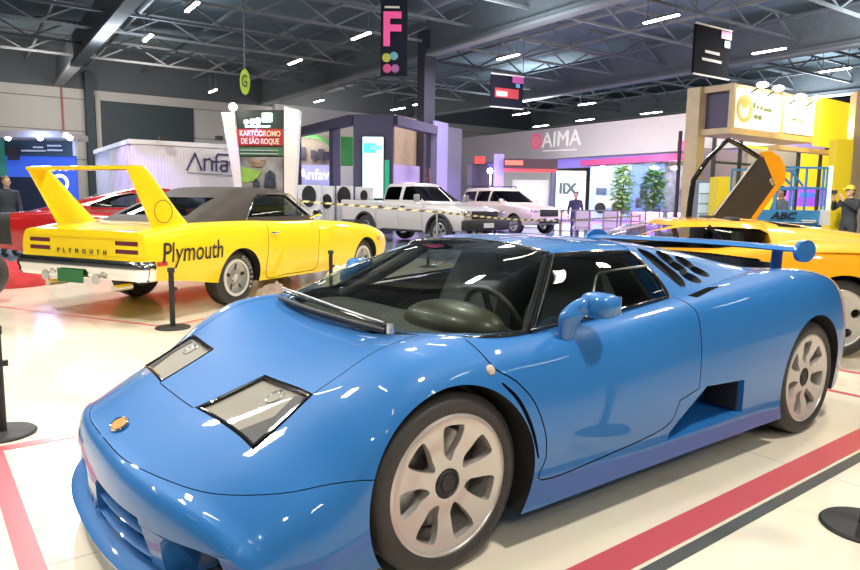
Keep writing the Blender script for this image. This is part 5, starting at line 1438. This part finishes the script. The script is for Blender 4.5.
# plants
leafm=mat('leaf',(.26,.46,.12),.6,noise=.4,nscale=9); leafm2=mat('leaf_dark',(.16,.36,.09),.6,noise=.4,nscale=9)
def plant(px,py0,py1,d,w,label,seed):
    g=at(px,195,d); z0=0; z1=at(px,py0,d).z; rnd=random.Random(seed); t=thing('potted_tree',label,'plant',(g.x,g.y,0))
    b=MB(); b.lathe([(0,0),(.18,0),(.24,.42),(.22,.42),(.2,.38),(0,.38)],20); b.build('pot',whitep,t,40)
    b=MB(); b.tube([(0,0,.38),(.03,.02,z1*.5),(0,.05,z1*.8)],[.04,.03,.015],6); b.build('trunk',mat('bark',(.15,.10,.06),.8),t)
    b=MB()
    for i in range(800):
        z=.9+(z1-.9)*rnd.random(); r=w*(rnd.random()**.5)*(.4+.6*math.sin(PI*min(1,(z-.7)/(z1-.6)))); a=rnd.uniform(0,6.3)
        c=Vector((r*math.cos(a),r*math.sin(a),z)); L=rnd.uniform(.14,.30); dv=Vector((math.cos(a),math.sin(a),rnd.uniform(-.6,.5))).normalized(); s=dv.cross(ZZ).normalized()*L*.3
        v=[b.bm.verts.new(q) for q in (c,c+dv*L*.5+s,c+dv*L,c+dv*L*.5-s)]; b._f(v)
    b.build('foliage',leafm if seed%2 else leafm2,t)
plant(622,167,210,24.8,.38,'tall leafy potted tree before the photo wall, left one',1)
plant(653,170,210,23.6,.40,'broad leafy potted tree to the right, before the darker photo wall',2)
# chairs
chm=mat('chair_white',(.72,.62,.66),.5); chb=mat('chair_beige',(.70,.52,.36),.5)
def chair(px,d,label,m=chm,rz=0):
    g=at(px,195,d); t=thing('lounge_chair',label,'chair',(g.x,g.y,0),math.atan2(_r.y,_r.x)+rz,'pale chairs in front of the photo wall')
    b=MB(); b.bx(-.27,.27,-.27,.27,.36,.46,bev=.03); b.build('seat',m,t)
    b=MB(); b.bx(-.27,.27,-.31,-.24,.44,.98,bev=.03); b.build('backrest',m,t)
    for sx in (-1,1):
        for sy in (-1,1):
            b=MB(); b.bar((sx*.23,sy*.22,0),(sx*.23,sy*.22,.37),.03); b.build('leg',chrome,t)
for px,d,l,m in ((583,22.5,'pale pink chair, leftmost of the row by the white sign wall',chm),(610,22.,'pale pink chair in front of the printed vehicle',chm),(637,22.,'beige chair between the two potted trees',chb),(653,22.3,'pale pink chair below the right potted tree',chm),(674,21.3,'pale chair at the right end of the row beside the timber post',chm)): chair(px,d,l,m)
# rail
t=thing('guard_rail','thin metal guard rail with uprights before the pale chairs','railing'); m=mat('rail_metal',(.45,.40,.55),.3,.8)
P=[at(x,204,20.5) for x in np.linspace(562,674,9)]
for z in (1.02,.72): 
    b=MB(); b.tube([Vector((p.x,p.y,z)) for p in P],.022,6); b.build('rail',m,t)
for p in P: b=MB(); b.cyl((p.x,p.y,0),(p.x,p.y,1.04),.022,8); b.build('upright',m,t)
# ============================================================ timber and yellow stand on the right
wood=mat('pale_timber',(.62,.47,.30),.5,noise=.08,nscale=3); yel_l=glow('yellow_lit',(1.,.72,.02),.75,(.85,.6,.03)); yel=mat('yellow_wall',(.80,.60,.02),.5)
def timber():
    t=thing('timber_stand','pale timber framed stand with lit white signs and yellow walls, right','stand')
    d0=18.2; C=at(726,195,d0); ca,cb=ab(C); zt=at(728,83,d0).z; zb=at(728,127,d0).z; zm=zb-.12
    def ah(px,line='front'):
        p=at(px,195,10); o=Vector(CAM[:3]); a0,b0=ab(o); a1,b1=ab(p)
        if line=='front': tt=(cb-b0)/(b1-b0); return a0+(a1-a0)*tt
        tt=(ca-a0)/(a1-a0); return b0+(b1-b0)*tt
    aR=ah(812); bF=ah(691,'side')
    # box sign: timber edges
    th=.16
    for (a0,a1,b0,b1,z0,z1) in ((ca,aR,cb,bF,zt-th,zt),(ca,aR,cb,bF,zb-th,zb),):
        b=MB(); hbox(b,a0,a1,b0,b1,z0,z1); b.build('deck_panel',wood,t)
    for (a,b_) in ((ca,cb),(aR,cb),(ca,bF)):
        b=MB(); hbox(b,a-.06,a+.06,b_-.06,b_+.06,zb,zt); b.build('corner_block',wood,t)
    b=MB(); hbox(b,ca+.15,ca+.2,cb+.15,bF-.15,zb,zt-th); b.build('box_side',mauve,t)
    mid=ah(775); b=MB(); hbox(b,mid-.06,mid+.06,cb-.05,cb+.1,zb,zt); b.build('divider',wood,t)
    sg=glow('sign_glow',(1.,.95,.78),.9,(.6,.58,.5))
    s1=MB(); hbox(s1,ca+.07,mid-.05,cb-.03,cb+.05,zb+.03,zt-.10); o1=s1.build('lit_sign',sg,t)
    s2=MB(); hbox(s2,mid+.05,aR-.06,cb-.03,cb+.05,zb+.03,zt-.10); o2=s2.build('lit_sign',sg,t)
    def aq(px,off):
        p=at(px,195,10); o=Vector(CAM[:3]); a0,b0=ab(o); a1,b1=ab(p); tt=(cb+off-b0)/(b1-b0); return a0+(a1-a0)*tt
    def fp(px,py): 
        q=at(px,py,10); o=Vector(CAM[:3]); b0=ab(o)[1]; tt=(cb-b0)/(ab(q)[1]-b0); return o+(q-o)*tt
    p=fp(742,109); Mx=face_M(Vector(p)-V_*.06,tuple(U)); b=MB(); b.lathe([(.25,0),(.25,.03),(.36,.03),(.36,0)],36,Mx,close=True); b.build('ring_emblem',mat('gold_ring',(.85,.66,.28),.5),t,50)
    b=MB(); b.lathe([(0,.02),(.15,.02),(.15,0),(0,0)],24,Mx@TR(0,.16,0)); b.build('emblem_dot',mat('gold_pale',(.8,.6,.2),.4),t)
    gr=mat('grey_glyph',(.30,.34,.22),.9,spec=.1)
    for x0,x1,y0,y1 in ((751,753,103,108),(754.5,756,106,109),(758,760,107,110),(762,769,109,112),(752,755,115,119),(756,759,116,120),(790,794,119,121),(797,800,121,122.5)):
        a=fp((x0+x1)/2,(y0+y1)/2); w_=(ah(x1)-ah(x0)); hh=(y1-y0)*18.6/674; b=MB(); b.box(Vector(a)-V_*.07,(w_,.02,hh),M=MH); b.build('sign_glyph',gr,t)
    for px,py in ((750,85.5),(766,89),(788,97),(805,99)):
        q=Vector(fp(px,py+1))-V_*.35; b=MB(); b.sph(q,.10,12,8,sc=(1.5,1.5,.8)); b.build('flood_lamp',spot_m,t,60)
        b=MB(); b.bar(q,Vector(fp(px,py+8)),.03); b.build('lamp_arm',black,t)
    # tall post at the far corner
    b=MB(); hbox(b,ca-.16,ca+.18,bF-.2,bF+.2,.02,zt); b.build('tall_post',wood,t)
    b=MB(); hbox(b,ca-.26,ca-.2,bF+.25,bF+.33,.02,at(684,134,20).z); b.build('dark_upright',mat('plum',(.06,.03,.05),.6),t)
    # glazed room below
    zr=at(728,131,d0).z-.35
    b=MB(); hbox(b,ah(768),ah(845),cb-.15,cb+.1,at(815,152,20).z-.0,at(815,152,20).z+.13); b.build('lower_beam',wood,t)
    blk=mat('frame_dark',(.05,.06,.05),.5)
    for px in (716,742,800,822,838): b=MB(); a=ah(px); hbox(b,a-.04,a+.04,cb+.1,cb+.18,.02,zb-.3); b.build('glazing_bar',blk,t)
    b=MB(); hbox(b,ah(716),ah(800),cb+.1,cb+.18,at(760,165,18.6).z,at(760,165,18.6).z+.06); b.build('glazing_rail',blk,t)
    b=MB(); hbox(b,aq(698,3),aq(745,3),cb+3,cb+3.1,.02,zb-.2); b.build('plum_wall',mat('plum_wall',(.22,.18,.25),.6,noise=.05),t)
    b=MB(); hbox(b,aq(745,2),aq(798,2),cb+2,cb+2.1,at(770,166,20).z,zb-.2); b.build('cream_wall',mat('cream_wall',(.55,.50,.40),.6),t)
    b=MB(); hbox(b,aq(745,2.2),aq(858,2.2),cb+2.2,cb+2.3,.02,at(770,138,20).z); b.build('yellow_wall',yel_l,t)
    b=MB(); hbox(b,aq(788,1.8),aq(826,1.8),cb+1.8,cb+1.9,at(805,207,20).z,at(805,183,20).z); b.build('violet_screen',glow('violet_screen',(.42,.10,.80),1.0),t)
    b=MB(); hbox(b,aq(800,1.75),aq(818,1.75),cb+1.75,cb+1.79,at(805,196,20).z,at(805,190,20).z); b.build('screen_picture',glow('screen_blue',(.10,.20,.9),1.0),t)
    # lit yellow fascia and pillar at the right edge
    return t,ah,fp,ca,cb,zt,zb,aR
tt_,ah,fp,tca,tcb,tzt,tzb,taR=timber()
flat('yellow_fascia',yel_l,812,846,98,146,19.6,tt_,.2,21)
flat('fascia_post',wood,846,851,98,146,20.6,tt_,.3)
flat('yellow_pillar',yel,829,845,140,400,15.5,tt_,.3)
flat('timber_upright',wood,845,856,92,400,16.5,tt_,.25)
flat('pale_end_wall',mat('pale_end',(.66,.60,.45),.6),856,885,100,400,17,tt_,.1)
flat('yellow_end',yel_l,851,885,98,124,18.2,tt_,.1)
# yellow box and glass cooler
flat('display_box',yel,713,728,177,400,14.2,None,.4,label='plain yellow upright box seen through the raised door window',cat='box')
t=thing('glass_cooler','glass fronted drinks cooler with pale bluish light beside the timber post','cooler'); flat('cabinet',mat('cooler_grey',(.20,.24,.28),.5),697,712.5,180,400,15.2,t,.5)
flat('glass_door',glow('cooler_glow',(.45,.62,.75),.5,(.5,.6,.7)),699,711,183,225,14.88,t,.05)
for y in (193,203,213): flat('shelf',grey_alloy,699,711,y,y+1,14.84,t,.03)
# ---- blue scissor lift
def lift():
    bl=mat('lift_blue',(.06,.26,.52),.4,noise=.05); d=11.3
    t=thing('platform_lift','blue platform lift with guard rails and black letters ABC','lift')
    def seg(name,m,x0,x1,y0,y1,dz=0,th=.06):
        A=at(x0,195,d+dz); B=at(x1,195,d+dz); z1=at((x0+x1)/2,y0,d+dz).z; z0=at((x0+x1)/2,y1,d+dz).z
        b=MB(); wallb(b,A,B,z0,z1,th); return b.build(name,m,t)
    seg('platform_side',bl,757,823,210,222,0,.08)
    A=at(757,195,d);B=at(824,195,d); off=_h*1.0
    zf=at(790,222,d).z
    b=MB(); c=(A+B)/2+off*.5; b.box(Vector((c.x,c.y,zf-.06)),((B-A).length,1.0,.10),rz=math.atan2(_r.y,_r.x)); b.build('deck',bl,t)
    b=MB(); b.box(Vector((c.x,c.y,.28)),((B-A).length*.95,.75,.34),rz=math.atan2(_r.y,_r.x),bev=.03); b.build('chassis',bl,t)
    ex=(B-A).normalized()
    for s in (0,.9):
        P0=Vector((A.x,A.y,.45))+_h*s; 
        b=MB(); b.bar(P0+ex*.05,P0+ex*1.0+ZZ*(zf-.55),.05,.05); b.bar(P0+ex*1.0,P0+ex*.05+ZZ*(zf-.55),.05,.05); b.build('scissor_arm',steel_l,t)
    ztop=at(790,167.5,d).z; zmid=at(790,188,d).z
    for dz in (0,1.0):
        for z in (ztop,zmid):
            a=at(757,195,d)+_h*dz; b_=at(826,195,d)+_h*dz; b=MB(); b.bar(Vector((a.x,a.y,z)),Vector((b_.x,b_.y,z)),.035,.035); b.build('guard_rail',bl,t)
        for px in (757,776,805,822,826):
            g=at(px,195,d)+_h*dz; b=MB(); b.bar(Vector((g.x,g.y,zf)),Vector((g.x,g.y,ztop)),.03,.03); b.build('guard_post',bl,t)
    b=MB(); b.bar(at(790,170,d),at(803,186,d),.03,.03); b.bar(at(776,169,d),at(790,184,d),.03,.03); b.build('gate_brace',bl,t)
    seg('control_box',whitep,822,829,210,225,-.05,.15); seg('entry_post',glow('pale_post',(.75,.95,.85),.8,(.7,.9,.8)),827,830,166,215,-.02,.06)
    k=d/674
    text('lettering','ABC',9.2*k,face_M(at(783,216,d-.06),tuple(Vector((_r.x,_r.y,0)))),black,t,depth=.004,sx=1.35,shear=.25,offset=.004)
    seg('small_print',whitep,804,818,220,221.5,-.06,.02)
    for wx in (.12,.88):
        for dy in (.1,.8):
            g=A.lerp(B,wx)+_h*dy; b=MB(); b.cyl((g.x,g.y,.12)-_h*.05 if False else Vector((g.x,g.y,.12))-_h*.05,Vector((g.x,g.y,.12))+_h*.05,.12,20); b.build('wheel',rubber,t,40)
lift()
# ============================================================ people
skin_m=mat('skin',(.55,.33,.22),.5,noise=.05)
def blob(name,fn,m,parent,vox=.013,it=4):
    """one continuous surface fused from tapered limbs and ellipsoids"""
    b=MB(); fn(b); o=b.build(name,m)
    r=o.modifiers.new('r','REMESH'); r.mode='VOXEL'; r.voxel_size=vox; r.use_smooth_shade=True
    q=o.modifiers.new('s','SMOOTH'); q.iterations=it; q.factor=.5
    apply_mods(o); o.data.materials.clear(); o.data.materials.append(m)
    for p in o.data.polygons: p.use_smooth=True
    o.parent=parent; return o
def person(loc,rz,label,top,bottom,hair,H=1.72,arms='down',cap=None,lean=0.):
    t=thing('person',label,'person',loc,rz); k=H/1.75; V3=lambda *a: Vector(a)*k
    sh={s:V3(s*.19,lean,1.42) for s in (-1,1)}
    A={}
    for s in (-1,1):
        if arms=='raised': A[s]=(sh[s],V3(s*.27,lean+.17,1.26),V3(s*.085,lean+.40,1.47),Vector((-s*.15,.45,.85)))
        elif arms=='front': A[s]=(sh[s],V3(s*.26,lean+.08,1.14),V3(s*.12,lean+.30,1.10),Vector((-s*.3,.9,-.2)))
        else: A[s]=(sh[s],V3(s*.26,lean-.02,1.13),V3(s*.27,lean+.04,.88),Vector((0,.1,-1)))
    def ell(b,c,r): b.sph(c,1,20,14,sc=r)
    def torso(b,g,z0=.86):
        rows=[]
        for z,w,d,y in ((z0,.165,.105,0),(.95,.17,.11,0),(1.08,.145,.10,lean*.3),(1.22,.16,.11,lean*.6),(1.34,.18,.115,lean*.85),(1.42,.17,.10,lean),(1.47,.10,.075,lean),(1.50,.055,.055,lean)):
            rows.append([V3(math.cos(a)*(w+g),y+math.sin(a)*(d+g),z) for a in np.linspace(0,2*PI,24,endpoint=False)])
        V=b.grid(rows,closev=True); b._f(V[0][::-1]); b._f(V[-1])
    def legs(b,g,zend=.06):
        for s in (-1,1): b.tube([V3(s*.085,0,.93),V3(s*.10,.01,.75),V3(s*.10,.02,.50),V3(s*.105,0,.32),V3(s*.11,-.01,zend)],[(.085+g)*k,(.080+g)*k,(.058+g)*k,(.056+g)*k,(.040+g*1.4)*k],16)
    hc=V3(0,lean+.03,1.645)
    def body(b):
        torso(b,-.012); legs(b,-.01)
        b.tube([V3(0,lean,1.44),V3(0,lean+.01,1.60)],[.058*k,.052*k],14)
        ell(b,hc,(.075*k,.094*k,.115*k)); ell(b,hc+V3(0,.03,-.06),(.052*k,.06*k,.05*k)); b.sph(hc+V3(0,.094,-.012),.016*k,8,6)
        for s in (-1,1):
            ell(b,hc+V3(s*.076,-.005,-.01),(.012*k,.022*k,.032*k))
            a0,a1,a2,hd=A[s]; hd=hd.normalized(); side=hd.cross(Vector((0,0,1)) if abs(hd.z)<.85 else Vector((0,1,0))).normalized()
            b.tube([a0,a0.lerp(a1,.5),a1,a1.lerp(a2,.4),a2],[.048*k,.044*k,.038*k,.036*k,.026*k],12)
            up=hd.cross(side); 
            # palm, four bent fingers, thumb from its side
            P=[a2+hd*x*k+side*y*k+up*z*k for x in (0,.085) for y in (-.037,.037) for z in (-.012,.012)]
            vs=[b.bm.verts.new(p) for p in P]
            for f in ((0,1,3,2),(4,6,7,5),(0,4,5,1),(2,3,7,6),(0,2,6,4),(1,5,7,3)): b._f([vs[q] for q in f])
            for o_,L in ((-.030,.060),(-.010,.072),(.010,.068),(.030,.052)):
                p0=a2+(hd*.08+side*o_)*k; b.tube([p0,p0+hd*L*.55*k,p0+(hd*L*.9-up*L*.4*s)*k],[.0095*k,.009*k,.0075*k],8)
            p0=a2+(hd*.03-side*.034*s)*k; b.tube([p0,p0+(hd*.025-side*.028*s)*k,p0+(hd*.055-side*.034*s)*k],[.012*k,.011*k,.009*k],8)
    bo=blob('body',body,skin_m,t,.009,2)
    for s in (-1,1): b=MB(); b.sph(hc+V3(s*.030,.086,.012),.011*k,8,6); b.build('eye',black,bo,60)
    def hr(b): ell(b,hc+V3(0,-.022,.030),(.084*k,.094*k,.108*k)); ell(b,hc+V3(0,-.05,-.02),(.07*k,.06*k,.09*k))
    blob('hair',hr,hair,t,.012,2)
    if cap is not None:
        b=MB(); b.sph(hc+V3(0,-.006,.070),.106*k,18,10,sc=(.88,1.0,.72)); b.box(hc+V3(0,.125,.052),(.14*k,.10*k,.015*k),bev=.004); b.build('cap',cap,t,60)
    def shirt(b):
        torso(b,.012,.90)
        for s in (-1,1):
            a0,a1,a2,_=A[s]; e=a1.lerp(a2,.86); b.tube([a0-V3(s*.06,0,0),a0,a0.lerp(a1,.5),a1,a1.lerp(a2,.4),e],[.06*k,.066*k,.060*k,.052*k,.048*k,.038*k],14)
    blob('shirt',shirt,top,t,.014,3)
    def tr(b):
        torso_rows=[(.84,.165,.11),(.92,.178,.122),(1.0,.165,.112)]
        V=b.grid([[V3(math.cos(a)*w,math.sin(a)*d,z) for a in np.linspace(0,2*PI,24,endpoint=False)] for z,w,d in torso_rows],closev=True); b._f(V[0][::-1]); b._f(V[-1]); legs(b,.014,.08)
    blob('trousers',tr,bottom,t,.014,3)
    for s in (-1,1): b=MB(); b.box(V3(s*.115,.05,.04),(.09*k,.27*k,.08*k),bev=.025); b.build('shoe',black,t,60)
    return t
dk=mat('dark_cloth',(.035,.04,.05),.8,noise=.1); hairm=mat('dark_hair',(.02,.015,.012),.6); greyj=mat('grey_jersey',(.10,.12,.14),.8)
def face_to(p,q): return math.atan2(q[1]-p[1],q[0]-p[0])-PI/2
def stand(px,d,*a,look=None,**k):
    g=at(px,195,d); rz=face_to(g,look) if look is not None else 0
    return person((g.x,g.y,0),rz,*a,**k)
lefty=at(820,195,12)
P1=stand(851,14.5,'person in dark clothes and yellow cap raising a phone, right edge',dk,dk,hairm,H=1.68,arms='raised',cap=mat('yellow_cap',(.75,.60,.08),.6),look=at(760,195,13.5))
b=MB(); g=P1.location; rz=P1.rotation_euler.z; q=Vector((0,.52,1.53)); q.rotate(Matrix.Rotation(rz,3,'Z')); b.box((g.x+q.x,g.y+q.y,q.z+.03),(.15,.012,.08),rz=rz,bev=.004); tag(b.build('phone',black),'small black phone held up by the person in the yellow cap','phone')
stand(6,14.2,'person in black clothes standing behind the red coupe, far left',dk,dk,mat('brown_hair',(.20,.11,.06),.7),H=1.64,arms='down',look=at(120,195,11),lean=.04)
stand(782,13.2,'person with dark curly hair behind the blue platform lift',greyj,dk,hairm,H=1.62,arms='front',look=at(700,195,13))
stand(576,24,'small distant person in dark clothes before the white IIX wall',dk,dk,hairm,H=1.6,arms='down',look=at(600,195,10))
w=bpy.data.worlds.new('world'); scene.world=w; w.use_nodes=True
bgn=w.node_tree.nodes['Background']; bgn.inputs[0].default_value=(.55,.6,.7,1); bgn.inputs[1].default_value=.25
build_bugatti();build_plymouth();build_diablo();build_dodge();build_pickup();build_suv()
# hall lamps: rows of high floodlights (broad soft light) over the cars
for (x,y,z,p,s,c) in ((-1.5,3.0,7.0,420,1.2,(1,.95,.86)),(2.5,-2.5,7.0,420,1.2,(1,.95,.86)),(-4,-5,7,420,1.2,(1,.95,.86)),(-8,0,7,420,1.2,(1,.93,.82)),(1,-9,7,520,1.2,(1,.96,.9)),(-10,-10,7,350,1.5,(.95,.95,1)),(-16,-18,7,350,2,(.95,.93,1)),(-2,-18,7,900,2,(.93,.94,1)),(-22,-8,7,900,2,(1,.95,.9)),(-30,-20,7,700,2,(.95,.95,1))):
    light('AREA',(x,y,z),p,c,s*.5,target=(x,y,0))
# stand spotlights that catch the bodywork
for (x,y,z,tx,ty,p,sp) in ((3.5,-6.5,4.2,.5,-1.5,500,60),(4.2,-3.0,4.2,1.5,-2.,500,60),(-3,6.5,4.5,-1.5,.5,350,70),(3.2,5.0,4.5,.5,1,300,60)):
    light('SPOT',(x,y,z),p,(1,.95,.85),.06,target=(tx,ty,0),spot=sp)
# violet wash at the beam stand and yellow stand
for px,d,z,c,p in ((410,25,2.4,(.75,.5,1),60),(40,17.5,2.6,(.3,.45,1),60),(830,17,3.2,(1,.8,.3),150),(300,17,3,(.9,.95,1),60)):
    q=at(px,195,d); light('POINT',(q.x,q.y,z),p,c,.25)

for (x,y,p) in ((-4,-4,170),(-14,-14,220),(-6,-26,220),(-26,-6,520),(-30,-28,700),(-40,-15,600),(4,2,120)):  # added upward fill without fixtures, brightens the roof deck and steel
    l=light('AREA',(x,y,6.6),p,(.80,.90,1.),3.,target=(x,y,20))
for px,d in ((40,32),(150,34),(330,44)):  # added fill aimed at the back wall, no fixture modelled
    q=at(px,195,d); q2=at(px,195,d+10); light('AREA',(q.x,q.y,6.4),260,(1,.95,.9),2.5,target=(q2.x,q2.y,4.2))

for px,d,z,c,p in ((640,22,1.3,(.45,.2,1),130),(605,23,1.3,(.5,.25,1),130),(675,21,1.3,(.5,.25,1),100),(540,24,2.6,(.45,.2,1),80),(500,29.5,2.9,(.5,.35,1),200)):
    q=at(px,195,d); light('AREA',(q.x,q.y,z),p,c,.8,target=(q.x,q.y,0))
for px in (118,158,215,252):
    q=at(px,195,14.9); dq=V_*-.05; light('SPOT',(q.x+V_.x*-.2,q.y+V_.y*-.2,3.0),90,(.35,.25,1),.05,target=(q.x+V_.x*.35,q.y+V_.y*.35,.4),spot=80)
q=at(98,195,15.2); light('SPOT',(q.x,q.y,3.1),150,(.35,.25,1),.05,target=at(112,215,15.8),spot=90)
q=at(300,195,31); light('AREA',(q.x,q.y,4.0),40,(1,.93,.82),1.,target=at(300,112,34.))

for px,d in ((615,22.5),(655,22)):  # added white fill to brighten the potted trees
    q=at(px,195,d); light('SPOT',(q.x,q.y,3.6),260,(1,1,.95),.1,target=at(px,190,26.),spot=75)
q=at(829,120,17.5); light('SPOT',tuple(q),220,(1,.9,.5),.1,target=at(829,120,20.3),spot=90)
q=at(575,139,24.5); light('AREA',tuple(q),260,(1,.95,.95),1.5,target=at(575,139,30))

q=at(820,150,12.8); light('SPOT',tuple(q),260,(1,.93,.7),.1,target=at(835,180,15.5),spot=80)  # added fill to brighten the yellow pillar
q=at(722,150,12.2); light('SPOT',tuple(q),90,(1,.93,.7),.1,target=at(721,200,14.2),spot=60)  # added fill to brighten the yellow display box
